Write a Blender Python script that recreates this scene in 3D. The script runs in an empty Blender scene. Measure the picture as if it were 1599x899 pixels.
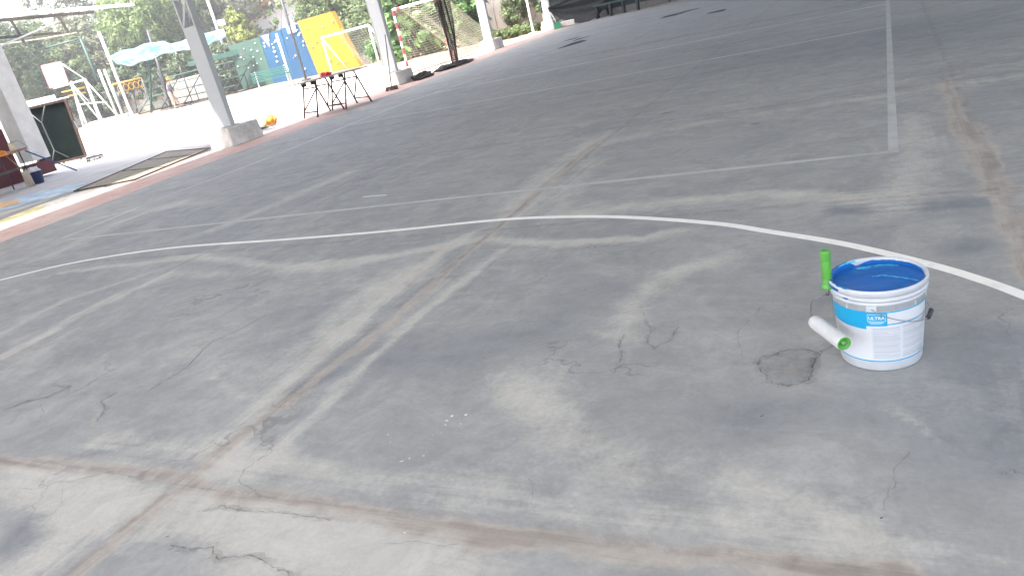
import bpy, math, random
import numpy as np
from mathutils import Vector, Matrix, noise as mnoise

S = bpy.context.scene
COL = S.collection
R = math.radians

# ------------------------------------------------------------------ camera
cam_data = bpy.data.cameras.new("camera")
cam = bpy.data.objects.new("camera", cam_data); COL.objects.link(cam)
S.camera = cam
cam_data.sensor_width = 36.0
cam_data.lens = 36.0 * 1153.7 / 1599.0
cam_data.clip_end = 2000
_th, _ro, _ya = R(20.449), R(13.378), R(-29.631)
_fw = Vector((math.sin(_ya) * math.cos(_th), math.cos(_ya) * math.cos(_th), -math.sin(_th)))
_rt = Vector((math.cos(_ya), -math.sin(_ya), 0))
_up = _rt.cross(_fw)
_ix = math.cos(_ro) * _rt - math.sin(_ro) * _up
_iu = math.sin(_ro) * _rt + math.cos(_ro) * _up
M = Matrix((_ix, _iu, -_fw)).transposed().to_4x4()
M.translation = Vector((0, 0, 1.3))
cam.matrix_world = M

# ------------------------------------------------------------------ world, sun, exposure
SUN_EL = 66.0
SUN_DIR = Vector((-0.55, -0.835, 0)).normalized()      # horizontal direction towards the sun
w = bpy.data.worlds.new("World"); S.world = w; w.use_nodes = True
nt = w.node_tree; nt.nodes.clear()
sky = nt.nodes.new('ShaderNodeTexSky'); sky.sky_type = 'NISHITA'; sky.sun_disc = False
sky.sun_elevation = R(SUN_EL); sky.sun_rotation = math.atan2(SUN_DIR.x, SUN_DIR.y)
sky.air_density = 1.0; sky.dust_density = 5.0; sky.ozone_density = 0.5
bg = nt.nodes.new('ShaderNodeBackground'); bg.inputs[1].default_value = 0.15
out = nt.nodes.new('ShaderNodeOutputWorld')
nt.links.new(sky.outputs[0], bg.inputs[0]); nt.links.new(bg.outputs[0], out.inputs[0])
sl = bpy.data.lights.new("sun", 'SUN'); sl.energy = 2.7; sl.angle = R(0.6); sl.color = (1, 0.96, 0.9)
sun = bpy.data.objects.new("sun", sl); COL.objects.link(sun)
sd = Vector((SUN_DIR.x * math.cos(R(SUN_EL)), SUN_DIR.y * math.cos(R(SUN_EL)), math.sin(R(SUN_EL))))
sun.rotation_euler = sd.to_track_quat('Z', 'Y').to_euler()
sun.location = (0, 0, 30)
S.view_settings.view_transform = 'Standard'; S.view_settings.look = 'None'
S.view_settings.exposure = 2.56; S.view_settings.gamma = 1.0
S.view_settings.use_curve_mapping = False
try:
    S.cycles.max_bounces = 8; S.cycles.diffuse_bounces = 5; S.cycles.transparent_max_bounces = 12
    S.cycles.use_denoising = True
except Exception: pass

# ------------------------------------------------------------------ materials
MATS = {}
def mat(name, col, rough=0.7, metal=0.0, var=0.12, scale=6.0, col2=None, bump=0.0, bscale=40.0, spec=0.4,
        emit=None, trans=0.0, thresh=None, island=False):
    if name in MATS: return MATS[name]
    m = bpy.data.materials.new(name); m.use_nodes = True
    t = m.node_tree; n = t.nodes; L = t.links
    b = n['Principled BSDF']
    b.inputs['Roughness'].default_value = rough; b.inputs['Metallic'].default_value = metal
    b.inputs['Specular IOR Level'].default_value = spec
    tc = n.new('ShaderNodeTexCoord')
    nz = n.new('ShaderNodeTexNoise'); nz.inputs['Scale'].default_value = scale
    nz.inputs['Detail'].default_value = 6; nz.inputs['Roughness'].default_value = 0.65
    L.new(tc.outputs['Object'], nz.inputs['Vector'])
    r = n.new('ShaderNodeValToRGB')
    c2 = col2 if col2 else tuple(max(0, c * (1 - var * 2)) for c in col)
    c1 = col if col2 else tuple(min(1, c * (1 + var)) for c in col)
    lo, hi = thresh if thresh else (0.3, 0.7)
    r.color_ramp.elements[0].position = lo; r.color_ramp.elements[0].color = (*c2, 1)
    r.color_ramp.elements[1].position = hi; r.color_ramp.elements[1].color = (*c1, 1)
    if island:
        g = n.new('ShaderNodeNewGeometry')
        mx = n.new('ShaderNodeMath'); mx.operation = 'MULTIPLY_ADD'
        mx.inputs[1].default_value = 0.6; L.new(g.outputs['Random Per Island'], mx.inputs[0])
        m2 = n.new('ShaderNodeMath'); m2.operation = 'MULTIPLY'; m2.inputs[1].default_value = 0.4
        L.new(nz.outputs[0], m2.inputs[0]); L.new(m2.outputs[0], mx.inputs[2])
        L.new(mx.outputs[0], r.inputs[0])
    else:
        L.new(nz.outputs[0], r.inputs[0])
    L.new(r.outputs[0], b.inputs['Base Color'])
    if bump:
        n2 = n.new('ShaderNodeTexNoise'); n2.inputs['Scale'].default_value = bscale; n2.inputs['Detail'].default_value = 5
        L.new(tc.outputs['Object'], n2.inputs['Vector'])
        bp = n.new('ShaderNodeBump'); bp.inputs['Strength'].default_value = bump; bp.inputs['Distance'].default_value = 0.01
        L.new(n2.outputs[0], bp.inputs['Height']); L.new(bp.outputs[0], b.inputs['Normal'])
    if trans:
        tr = n.new('ShaderNodeBsdfTranslucent'); L.new(r.outputs[0], tr.inputs[0])
        ms = n.new('ShaderNodeMixShader'); ms.inputs[0].default_value = trans
        L.new(b.outputs[0], ms.inputs[1]); L.new(tr.outputs[0], ms.inputs[2])
        L.new(ms.outputs[0], n['Material Output'].inputs[0])
    MATS[name] = m
    return m

# ------------------------------------------------------------------ mesh builder
class MB:
    def __init__(s): s.v = []; s.f = []; s.mi = []; s.sm = []; s.k = 0
    def add(s, vs, fs, sm=False):
        o = len(s.v); s.v += [tuple(p) for p in vs]
        for f in fs: s.f.append([o + i for i in f]); s.mi.append(s.k); s.sm.append(sm)
        return s
    def box(s, c, d, rz=0.0, top=None, rx=0.0):
        # c centre, d full size, rz about z; top = scale of upper face
        hx, hy, hz = d[0] / 2, d[1] / 2, d[2] / 2
        tx, ty = top if top else (1, 1)
        vs = [(-hx, -hy, -hz), (hx, -hy, -hz), (hx, hy, -hz), (-hx, hy, -hz),
              (-hx * tx, -hy * ty, hz), (hx * tx, -hy * ty, hz), (hx * tx, hy * ty, hz), (-hx * tx, hy * ty, hz)]
        Rm = Matrix.Rotation(rz, 3, 'Z') @ Matrix.Rotation(rx, 3, 'X')
        c = Vector(c)
        vs = [c + Rm @ Vector(p) for p in vs]
        return s.add(vs, [(3, 2, 1, 0), (4, 5, 6, 7), (0, 1, 5, 4), (1, 2, 6, 5), (2, 3, 7, 6), (3, 0, 4, 7)])
    def tube(s, pts, r, n=8, cap=True):
        pts = [Vector(p) for p in pts]
        rs = r if isinstance(r, (list, tuple)) else [r] * len(pts)
        rings = []; prev = None
        for i, p in enumerate(pts):
            a = pts[max(0, i - 1)]; b = pts[min(len(pts) - 1, i + 1)]
            t = (b - a).normalized() if (b - a).length > 1e-9 else Vector((0, 0, 1))
            ref = prev if prev else (Vector((0, 0, 1)) if abs(t.z) < 0.9 else Vector((1, 0, 0)))
            u = (ref - t * ref.dot(t)).normalized(); v = t.cross(u); prev = u
            rings.append([p + rs[i] * (math.cos(2 * math.pi * k / n) * u + math.sin(2 * math.pi * k / n) * v) for k in range(n)])
        vs = [q for rg in rings for q in rg]; fs = []
        for i in range(len(pts) - 1):
            for k in range(n):
                k2 = (k + 1) % n
                fs.append((i * n + k, i * n + k2, (i + 1) * n + k2, (i + 1) * n + k))
        s.add(vs, fs, True)
        if cap:
            o = len(s.v) - len(vs)
            s.f.append([o + k for k in range(n)][::-1]); s.mi.append(s.k); s.sm.append(False)
            s.f.append([o + (len(pts) - 1) * n + k for k in range(n)]); s.mi.append(s.k); s.sm.append(False)
        return s
    def lathe(s, prof, n=32, c=(0, 0, 0), sm=True):
        vs = []; fs = []; c = Vector(c)
        for (r, z) in prof:
            for k in range(n):
                a = 2 * math.pi * k / n
                vs.append(c + Vector((r * math.cos(a), r * math.sin(a), z)))
        for i in range(len(prof) - 1):
            for k in range(n):
                k2 = (k + 1) % n
                fs.append((i * n + k, i * n + k2, (i + 1) * n + k2, (i + 1) * n + k))
        return s.add(vs, fs, sm)
    def ball(s, c, r, n=10, m=6):
        r = r if isinstance(r, (tuple, list)) else (r, r, r); c = Vector(c)
        vs = []; fs = []
        for i in range(m + 1):
            ph = math.pi * i / m
            for k in range(n):
                a = 2 * math.pi * k / n
                vs.append(c + Vector((r[0] * math.sin(ph) * math.cos(a), r[1] * math.sin(ph) * math.sin(a), -r[2] * math.cos(ph))))
        for i in range(m):
            for k in range(n):
                k2 = (k + 1) % n
                fs.append((i * n + k, i * n + k2, (i + 1) * n + k2, (i + 1) * n + k))
        return s.add(vs, fs, True)
    def plank(s, a, b, wdt, thk, up=(0, 0, 1)):
        # board from a to b, width across, thickness along up
        a, b, up = Vector(a), Vector(b), Vector(up)
        t = (b - a).normalized(); sd_ = t.cross(up).normalized() * wdt / 2; u = sd_.cross(t).normalized() * thk / 2
        vs = [a - sd_ - u, a + sd_ - u, a + sd_ + u, a - sd_ + u, b - sd_ - u, b + sd_ - u, b + sd_ + u, b - sd_ + u]
        return s.add(vs, [(0, 1, 2, 3), (7, 6, 5, 4), (0, 4, 5, 1), (1, 5, 6, 2), (2, 6, 7, 3), (3, 7, 4, 0)])
    def sheet(s, grid, thick=0.0):
        # grid rows of points
        n, m = len(grid), len(grid[0]); vs = [p for r_ in grid for p in r_]; fs = []
        for i in range(n - 1):
            for j in range(m - 1):
                fs.append((i * m + j, i * m + j + 1, (i + 1) * m + j + 1, (i + 1) * m + j))
        return s.add(vs, fs, True)
    def poly(s, pts, z0, z1=None):
        n = len(pts)
        if z1 is None: return s.add([(p[0], p[1], z0) for p in pts], [tuple(range(n))])
        vs = [(p[0], p[1], z0) for p in pts] + [(p[0], p[1], z1) for p in pts]
        fs = [tuple(range(n))[::-1], tuple(range(n, 2 * n))] + [(i, (i + 1) % n, n + (i + 1) % n, n + i) for i in range(n)]
        return s.add(vs, fs)
    def build(s, name, m, parent=None, origin=None, bevel=0.0):
        base = Vector((0, 0, 0))
        if parent is not None:
            p = parent
            while p: base += p.location; p = p.parent
        elif origin is not None: base = Vector(origin)
        me = bpy.data.meshes.new(name)
        me.from_pydata([tuple(Vector(p) - base) for p in s.v], [], s.f)
        ms = m if isinstance(m, (list, tuple)) else [m]
        for x in ms: me.materials.append(x)
        me.polygons.foreach_set('material_index', s.mi); me.polygons.foreach_set('use_smooth', s.sm)
        me.update()
        o = bpy.data.objects.new(name, me); COL.objects.link(o)
        if parent is not None: o.parent = parent
        elif origin is not None: o.location = base
        if bevel:
            b = o.modifiers.new('bevel', 'BEVEL'); b.width = bevel; b.segments = 2; b.limit_method = 'ANGLE'
        return o

def tag(o, label=None, cat=None, group=None, kind=None):
    if label: o['label'] = label
    if cat: o['category'] = cat
    if group: o['group'] = group
    if kind: o['kind'] = kind
    elif cat: o['kind'] = 'thing'
    return o
def thing(name, loc, label, cat, group=None):
    o = bpy.data.objects.new(name, None); COL.objects.link(o); o.location = loc
    o.empty_display_size = 0.2
    return tag(o, label, cat, group)
def copy_tree(o, loc, label, rz=None):
    c = o.copy(); COL.objects.link(c); c.location = loc
    if rz is not None: c.rotation_euler = (0, 0, rz)
    c['label'] = label
    for ch in list(o.children):
        d = ch.copy(); COL.objects.link(d); d.parent = c
        for gch in list(ch.children):
            e = gch.copy(); COL.objects.link(e); e.parent = d
    return c
def lerp(a, b, t): return tuple(a[i] + (b[i] - a[i]) * t for i in range(len(a)))

# ------------------------------------------------------------------ ground, pavement, court floor
soil = mat('soil', (0.22, 0.17, 0.12), 0.95, var=0.3, scale=1.5)
ground = MB().poly([(-600, -400), (600, -400), (600, 800), (-600, 800)], -0.03).build('ground', soil)
tag(ground, kind='structure')
pave_m = mat('pavement_concrete', (0.50, 0.48, 0.45), 0.9, var=0.1, scale=2.0, bump=0.2)
pv = MB().poly([(-11, -14), (20, -14), (20, 34), (-11.6, 34), (-13.236, 29.806), (-15.038, 28.034), (-15.35, 23.505), (-21.407, 30.034), (-28.475, 32.139), (-31.527, 29.646),
                (-37.738, 31.627), (-43.307, 32.357), (-47.601, 31.647), (-60, 30), (-60, -14)], -0.004)
tag(pv.build('pavement', pave_m), kind='structure')

def edge_x(y): return -9.72 - 0.064 * (y - 4.5) + 0.05 * math.sin(y * 1.3)

def vnoise(x, y, sc, seed):
    x = x * sc + seed * 17.3; y = y * sc + seed * 9.1
    xi = np.floor(x); yi = np.floor(y); fx = x - xi; fy = y - yi
    fx = fx * fx * (3 - 2 * fx); fy = fy * fy * (3 - 2 * fy)
    def h(a, b):
        q = np.sin(a * 127.1 + b * 311.7 + seed * 74.7) * 43758.5453
        return q - np.floor(q)
    return (h(xi, yi) * (1 - fx) + h(xi + 1, yi) * fx) * (1 - fy) + (h(xi, yi + 1) * (1 - fx) + h(xi + 1, yi + 1) * fx) * fy
def fbm(x, y, sc, seed, o=4):
    a = 0; amp = 0.5; t = 0
    for i in range(o):
        a = a + amp * vnoise(x, y, sc * 2 ** i, seed + i); t += amp; amp *= 0.55
    return a / t
def seg_dist(X, Y, pts):
    d = np.full(X.shape, 1e9)
    if len(pts) == 1: return np.hypot(X - pts[0][0], Y - pts[0][1])
    for a, b in zip(pts, pts[1:]):
        dx, dy = b[0] - a[0], b[1] - a[1]; l2 = dx * dx + dy * dy + 1e-9
        t = np.clip(((X - a[0]) * dx + (Y - a[1]) * dy) / l2, 0, 1)
        d = np.minimum(d, np.hypot(X - a[0] - t * dx, Y - a[1] - t * dy))
    return d

# stains, dust and joint dirt on the painted concrete (positions in metres on the floor)
DUST = [
 ([(-2.21, 1.461), (-2.397, 1.993), (-2.454, 2.69), (-2.508, 3.275), (-2.459, 3.955)], .055, .75),
 ([(-2.5, 2.285), (-2.601, 2.889), (-2.54, 3.326)], .13, .5),
 ([(-2.012, 1.536), (-2.07, 2.074), (-2.106, 2.645), (-2.033, 3.605)], .035, .7),
 ([(-2.313, 4.301), (-2.495, 5.757), (-2.341, 6.633)], .13, .6),
 ([(-2.023, 4.296), (-2.155, 5.614)], .12, .45),
 ([(-4.912, 2.23), (-5.033, 2.844), (-4.963, 3.505)], .07, .85),
 ([(-5.483, 2.56), (-5.571, 3.106), (-5.196, 3.605)], .06, .5),
 ([(-4.54, 2.015), (-4.703, 2.571)], .10, .4),
 ([(-6.562, 3.768), (-5.055, 3.906), (-3.679, 3.529), (-2.921, 3.609), (-2.281, 3.841), (-1.682, 3.65), (-1.229, 3.65), (-1.042, 3.753)], .055, .7),
 ([(-4.913, 3.525), (-3.763, 3.427), (-3.064, 3.52)], .08, .5),
 ([(-0.983, 2.531), (-1.031, 2.785), (-0.952, 3.098), (-0.732, 3.337)], .075, .55),
 ([(-3.308, 1.302), (-2.671, 1.246), (-2.228, 1.23), (-1.966, 1.273), (-1.361, 1.203), (-1.014, 1.182)], .10, .8),
 ([(-2.397, 1.621), (-1.58, 1.501), (-1.013, 1.499), (-0.623, 1.479), (-0.024, 1.459)], .06, .5),
 ([(-2.506, 0.88), (-2.482, 1.09), (-2.738, 1.293)], .11, .7), ([(-1.66, 1.051), (-1.41, 1.148), (-1.208, 1.237)], .12, .5),
 ([(-1.299, 2.115), (-0.917, 1.782), (-0.529, 1.671), (-0.16, 1.544)], .10, .45),
 ([(-1.39, 2.31), (-1.076, 1.956), (-1.114, 1.529)], .14, .3),
 ([(-0.443, 1.682), (-0.16, 1.544), (0.168, 1.457)], .04, .35),
 ([(0.017, 3.833), (0.102, 4.403), (0.124, 5.81)], .12, .55),
 ([(0.875, 6.669), (-0.429, 6.596), (-1.452, 6.522), (-2.178, 6.213)], .10, .5),
 ([(0.94, 7.187), (-0.459, 7.163), (-1.572, 7.125)], .07, .35),
 ([(-1.928, 4.171), (-1.392, 4.235), (-0.642, 4.266), (-0.14, 4.007)], .09, .6),
 ([(-2.608, 4.706), (-1.392, 4.235)], .16, .3),
 ([(0.082, 2.116), (0.298, 2.13)], .16, .3),
 ([(-3.394, 2.557), (-3.31, 3.111), (-2.54, 3.186)], .22, .3),
 ([(-4.094, 1.968), (-3.725, 2.257), (-3.136, 2.271), (-2.309, 1.857)], .16, .35),
 ([(-3.022, 1.552), (-2.068, 1.529)], .06, .6),
 ([(-7.657, 5.988), (-7.911, 5.317), (-7.587, 4.38)], .16, .55), ([(-5.622, 4.648), (-5.457, 5.35), (-5.338, 6.43)], .13, .55),
 ([(-8.957, 5.542), (-8.437, 5.899), (-6.906, 5.853)], .12, .5), ([(-5.552, 3.861), (-4.914, 3.983)], .10, .4),
 ([(-0.05, 2.037), (0.079, 1.891)], .010, .5), ([(-0.435, 1.684), (-0.251, 1.578)], .014, .5), ([(-2.896, 2.09), (-2.377, 1.852)], .010, .4),
 ([(-2.191, 2.544), (-2.174, 3.152)], .07, .35), ([(-0.504, 2.747), (-0.578, 2.329)], .12, .2),
 ([(-10.465, 17.714), (-10.764, 22.522), (-11.225, 28.372)], .5, .35), ([(-7.927, 27.652), (-5.527, 27.128)], .4, .3),
 ([(-4.678, 6.678), (-3.714, 7.322), (-3.079, 6.563)], .2, .2),
]
DARK = [
 ([(-1.886, 2.299), (-1.34, 2.535)], .20, .6), ([(-0.785, 2.058), (-0.512, 1.964)], .18, .45), ([(-0.549, 3.072), (-0.366, 3.386)], .14, .45),
 ([(-2.661, 0.994), (-2.737, 1.112)], .09, .9), ([(-2.75, 1.582), (-2.976, 1.489)], .05, .9), ([(-2.198, 2.149), (-2.283, 2.01)], .045, .8),
 ([(-0.254, 3.853), (0.367, 3.807)], .07, .9), ([(0.232, 3.325)], .10, .8), ([(0.296, 2.43), (0.254, 1.882)], .13, .8),
 ([(0.051, 1.749), (0.017, 2.111)], .12, .5), ([(-2.324, 1.175), (-2.121, 1.247)], .05, .8), ([(-3.284, 5.101), (-3.997, 4.789)], .2, .35),
 ([(-1.394, 3.08), (-0.761, 2.759)], .2, .3), ([(-3.257, 2.881), (-2.162, 2.293)], .15, .3), ([(-3.57, 2.261), (-3.584, 1.646)], .06, .4),
 ([(-0.186, 2.026), (-0.403, 2.009)], .12, .35), ([(-1.354, 10.066), (-0.269, 10.33)], 1.2, .5), ([(-4.921, 12.681), (-2.549, 12.068)], 1.5, .35),
 ([(0.642, 9.046), (1.321, 10.185)], 1.2, .4), ([(-0.336, 2.269)], .05, .75), ([(0.549, 5.728), (0.786, 5.97)], .3, .4),
 ([(-0.096, 2.961), (-0.442, 2.631)], .10, .35), ([(0.175, 2.518), (0.093, 2.344)], .08, .4), ([(-1.929, 1.129), (-1.961, 1.211)], .03, .6),
 ([(-1.726, 5.433), (-0.801, 5.56)], .4, .3), ([(-4.918, 9.064), (-3.536, 8.912)], .8, .3), ([(-0.158, 2.73), (-0.268, 3.111)], .12, .3),
]
BROWN = [
 ([(-2.271, 0.927), (-2.259, 1.399), (-2.256, 1.838), (-2.238, 2.613), (-2.306, 4.082), (-2.359, 6.398)], .042, .85),
 ([(-3.453, 1.386), (-2.798, 1.391), (-2.252, 1.392), (-1.771, 1.368), (-1.245, 1.329), (-0.754, 1.341), (-0.218, 1.371), (-0, 1.387)], .042, .9),
 ([(-2.252, 1.392)], .06, .6),
 ([(0.394, 6.782), (0.385, 5.455), (0.435, 4.521), (0.403, 3.969), (0.431, 3.363), (0.437, 2.912)], .055, .95),
 ([(0.421, 5.259), (0.41, 4.407)], .09, .6),
 ([(-0.651, 4.061), (0.006, 4.091), (0.535, 3.998)], .022, .8), ([(0.061, 3.95), (0.379, 3.927)], .03, .5),
 ([(-1.177, 6.501), (-2.248, 6.435), (-3.053, 6.501)], .03, .6), ([(0.906, 6.919), (-0.955, 6.812)], .03, .35),
 ([(-4.719, 2.118), (-4.753, 3.39)], .018, .5), ([(-5.226, 5.096), (-5.103, 6.294)], .03, .5), ([(-6.417, 5.394), (-6.755, 4.599)], .02, .3),
 ([(-0.335, 2.256)], .06, .55), ([(-1.135, 1.327), (-0.999, 1.3)], .05, .5), ([(-3.387, 1.885), (-3.17, 1.659)], .018, .7), ([(-3.342, 1.888)], .04, .4),
 ([(-5.426, 3.958), (-3.249, 3.771), (-2.346, 3.969)], .02, .5), ([(-2.541, 3.796), (-2.445, 3.177)], .05, .4),
 ([(-1.113, 2.317), (-0.908, 2.321), (-0.972, 2.834)], .08, .25), ([(-3.74, 2.727), (-3.344, 3.468)], .25, .2),
]
xs = np.concatenate([np.arange(-12.6, -6.4, .06), np.arange(-6.4, 1.4, .024), np.arange(1.4, 18.01, .6)])
ys = np.concatenate([np.arange(-12, 0.6, .6), np.arange(.6, 5.0, .024), np.arange(5.0, 9, .045), np.arange(9, 14, .1), np.arange(14, 32.01, .3)])
GX, GY = np.meshgrid(xs, ys)
wx = GX + (fbm(GX, GY, 2.2, 3) - .5) * .09 + (fbm(GX, GY, 9, 7) - .5) * .06 + (fbm(GX, GY, 26, 13, 3) - .5) * .03
wy = GY + (fbm(GX, GY, 2.2, 5) - .5) * .09 + (fbm(GX, GY, 9, 11) - .5) * .06 + (fbm(GX, GY, 26, 17, 3) - .5) * .03
def paint(lst, k=1.0, seed=1):
    a = np.zeros(GX.shape)
    mod = .55 + .9 * fbm(GX, GY, 3.5, seed)
    for pts, wd, st in lst:
        d = seg_dist(wx, wy, pts)
        a = 1 - (1 - a) * (1 - st * np.exp(-(d / (wd * k)) ** 2 * .8))
    return np.clip(a * mod, 0, 1)
dust = paint(DUST, 1.15, 21); dark = paint(DARK, 1.15, 31); brown = paint(BROWN, 1.0, 41)
jt = np.zeros(GX.shape)          # the slab joints of the whole floor
for jx in (-10.4, -7.72, -5.0, -2.3, .45, 3.2, 6.0):
    jt = np.maximum(jt, np.exp(-((wx * .25 + GX * .75 - jx) / .018) ** 2))
for jy in (-4.1, -1.35, 1.38, 4.0, 6.85, 9.6, 12.4, 15.2, 18, 20.8, 23.6, 26.4, 29.2):
    jt = np.maximum(jt, np.exp(-((wy * .25 + GY * .75 - jy) / .018) ** 2))
fm = bpy.data.meshes.new('court_floor')
ny, nx = GX.shape
vco = np.stack([GX, GY, np.zeros_like(GX)], -1).reshape(-1, 3).astype(np.float32)
idx = np.arange(nx * ny).reshape(ny, nx)
q = np.stack([idx[:-1, :-1], idx[:-1, 1:], idx[1:, 1:], idx[1:, :-1]], -1).reshape(-1, 4).astype(np.int32)
fm.vertices.add(len(vco)); fm.vertices.foreach_set('co', vco.ravel())
fm.loops.add(q.size); fm.loops.foreach_set('vertex_index', q.ravel())
fm.polygons.add(len(q)); fm.polygons.foreach_set('loop_start', np.arange(0, q.size, 4, dtype=np.int32))
fm.update(calc_edges=True)
at = fm.attributes.new('stain', 'FLOAT_COLOR', 'POINT')
at.data.foreach_set('color', np.stack([dust, dark, brown, jt], -1).reshape(-1).astype(np.float32))
ori = np.zeros(GX.shape)
for jx in (-7.72, -5.0, -2.3, .45): ori = np.maximum(ori, np.exp(-((GX - jx) / .30) ** 2))
ori2 = np.zeros(GX.shape)
for jy in (1.38, 4.0, 6.85, 9.6): ori2 = np.maximum(ori2, np.exp(-((GY - jy) / .25) ** 2))
at2 = fm.attributes.new('grain_dir', 'FLOAT_COLOR', 'POINT')
at2.data.foreach_set('color', np.stack([ori, ori2, ori * 0, ori * 0 + 1], -1).reshape(-1).astype(np.float32))
floor = bpy.data.objects.new('court_floor', fm); COL.objects.link(floor)
floor.location.z = 0.0
tag(floor, kind='structure')

def floor_material():
    m = bpy.data.materials.new('worn_court_paint'); m.use_nodes = True
    t = m.node_tree; n = t.nodes; L = t.links; b = n['Principled BSDF']
    tc = n.new('ShaderNodeTexCoord'); V = tc.outputs['Object']
    def nz(scale, detail=6, rough=.6, dist=0.0, vec=None, mscale=None, rot=0):
        x = n.new('ShaderNodeTexNoise'); x.inputs['Scale'].default_value = scale; x.inputs['Detail'].default_value = detail
        x.inputs['Roughness'].default_value = rough; x.inputs['Distortion'].default_value = dist
        if mscale:
            mp = n.new('ShaderNodeMapping'); mp.inputs['Scale'].default_value = mscale; mp.inputs['Rotation'].default_value = (0, 0, rot)
            L.new(V, mp.inputs[0]); L.new(mp.outputs[0], x.inputs['Vector'])
        else: L.new(V, x.inputs['Vector'])
        return x.outputs[0]
    def math_(op, a, bb, c=None, clamp=False):
        x = n.new('ShaderNodeMath'); x.operation = op; x.use_clamp = clamp
        for i, v in enumerate((a, bb, c)):
            if v is None: continue
            if isinstance(v, (int, float)): x.inputs[i].default_value = v
            else: L.new(v, x.inputs[i])
        return x.outputs[0]
    def ramp(fac, lo, hi):
        x = n.new('ShaderNodeMapRange'); x.interpolation_type = 'SMOOTHSTEP'
        x.inputs['From Min'].default_value = lo; x.inputs['From Max'].default_value = hi
        L.new(fac, x.inputs['Value']); return x.outputs[0]
    def mixc(fac, a, bb):
        x = n.new('ShaderNodeMix'); x.data_type = 'RGBA'
        if isinstance(fac, float): x.inputs[0].default_value = fac
        else: L.new(fac, x.inputs[0])
        for i, v in ((6, a), (7, bb)):
            if isinstance(v, tuple): x.inputs[i].default_value = (*v, 1)
            else: L.new(v, x.inputs[i])
        return x.outputs[2]
    at = n.new('ShaderNodeAttribute'); at.attribute_name = 'stain'
    sp = n.new('ShaderNodeSeparateColor'); L.new(at.outputs['Color'], sp.inputs[0])
    dust, dark, brown = sp.outputs[0], sp.outputs[1], sp.outputs[2]; joint = at.outputs['Alpha']
    big = nz(.55, 5, .6, .6)
    mid = nz(2.4, 8, .62, .9)
    sm = nz(9, 8, .7, .4)
    fine = nz(60, 6, .7)
    grit = nz(320, 3, .7)
    streak = nz(2.0, 7, .65, .5, mscale=(.5, 3.2, 1), rot=.45)
    streak2 = nz(3.0, 7, .65, .3, mscale=(.35, 4.0, 1), rot=1.25)
    base = mixc(ramp(big, .36, .64), SLATE1, SLATE2)
    base = mixc(ramp(mid, .38, .66), base, SLATE3)
    base = mixc(math_('MULTIPLY', ramp(streak, .5, .75), .28), base, PALE2)
    base = mixc(math_('MULTIPLY', ramp(streak2, .52, .78), .25), base, PALE2)
    a2 = n.new('ShaderNodeAttribute'); a2.attribute_name = 'grain_dir'
    s2 = n.new('ShaderNodeSeparateColor'); L.new(a2.outputs['Color'], s2.inputs[0])
    gx = nz(1.0, 8, .68, .25, mscale=(26, 1.3, 1)); gy = nz(1.0, 8, .68, .25, mscale=(1.3, 26, 1))
    wob = nz(3.2, 10, .72, 1.6); scr = nz(1.0, 8, .75, .8, mscale=(3.0, 11, 1), rot=.75)
    gd = math_('ADD', math_('MULTIPLY', math_('SUBTRACT', gx, .5), s2.outputs[0]), math_('MULTIPLY', math_('SUBTRACT', gy, .5), s2.outputs[1]))
    base = mixc(math_('MULTIPLY', ramp(scr, .52, .72), .16), base, PALE2)
    base = mixc(math_('MULTIPLY', ramp(wob, .52, .66), .5), base, SLATE1)
    # dark areas
    dk = math_('ADD', dark, math_('MULTIPLY', math_('SUBTRACT', mid, .5), .9))
    base = mixc(math_('MULTIPLY', ramp(dk, .15, .85), .68), base, DARKC)
    # dust
    du = math_('ADD', dust, math_('MULTIPLY', math_('SUBTRACT', sm, .5), .8))
    du = math_('ADD', du, math_('MULTIPLY', math_('SUBTRACT', fine, .5), .3))
    du = math_('ADD', du, math_('MULTIPLY', gd, 1.3))
    du = math_('ADD', du, math_('MULTIPLY', math_('SUBTRACT', wob, .5), .5))
    base = mixc(math_('MULTIPLY', ramp(du, .12, .9), .78), base, DUSTC)
    # brown joint dirt
    br = math_('ADD', brown, math_('MULTIPLY', math_('SUBTRACT', sm, .5), .7))
    br = math_('ADD', br, math_('MULTIPLY', math_('SUBTRACT', fine, .5), .3))
    br = math_('SUBTRACT', br, math_('MULTIPLY', gd, 1.1))
    base = mixc(math_('MULTIPLY', ramp(br, .2, .75), .75), base, BROWNC)
    cl = math_('ADD', brown, math_('MULTIPLY', math_('SUBTRACT', fine, .5), .9))
    cl = math_('SUBTRACT', cl, math_('MULTIPLY', gd, 1.8))
    base = mixc(math_('MULTIPLY', ramp(cl, .62, 1.15), .42), base, (.17, .145, .115))
    jj = math_('MULTIPLY', joint, ramp(sm, .40, .56))
    base = mixc(math_('MULTIPLY', jj, .45), base, (.15, .135, .12))
    # hairline craquelure in places
    vo = n.new('ShaderNodeTexVoronoi'); vo.feature = 'DISTANCE_TO_EDGE'; vo.inputs['Scale'].default_value = 1.5
    dn = n.new('ShaderNodeTexNoise'); dn.inputs['Scale'].default_value = 5; dn.inputs['Detail'].default_value = 6
    L.new(V, dn.inputs['Vector'])
    vm = n.new('ShaderNodeVectorMath'); vm.operation = 'MULTIPLY_ADD'; vm.inputs[1].default_value = (.55, .55, 0)
    L.new(dn.outputs['Color'], vm.inputs[0]); L.new(V, vm.inputs[2]); L.new(vm.outputs[0], vo.inputs['Vector'])
    hl = math_('MULTIPLY', math_('SUBTRACT', 1.0, ramp(vo.outputs[0], .002, .012)), ramp(nz(1.1, 3, .5), .52, .66))
    base = mixc(math_('MULTIPLY', hl, .38), base, (.10, .09, .08))
    # grain
    gr = math_('MULTIPLY_ADD', math_('SUBTRACT', fine, .5), .3, 1.0)
    gr = math_('MULTIPLY_ADD', math_('SUBTRACT', grit, .5), .35, gr)
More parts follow.
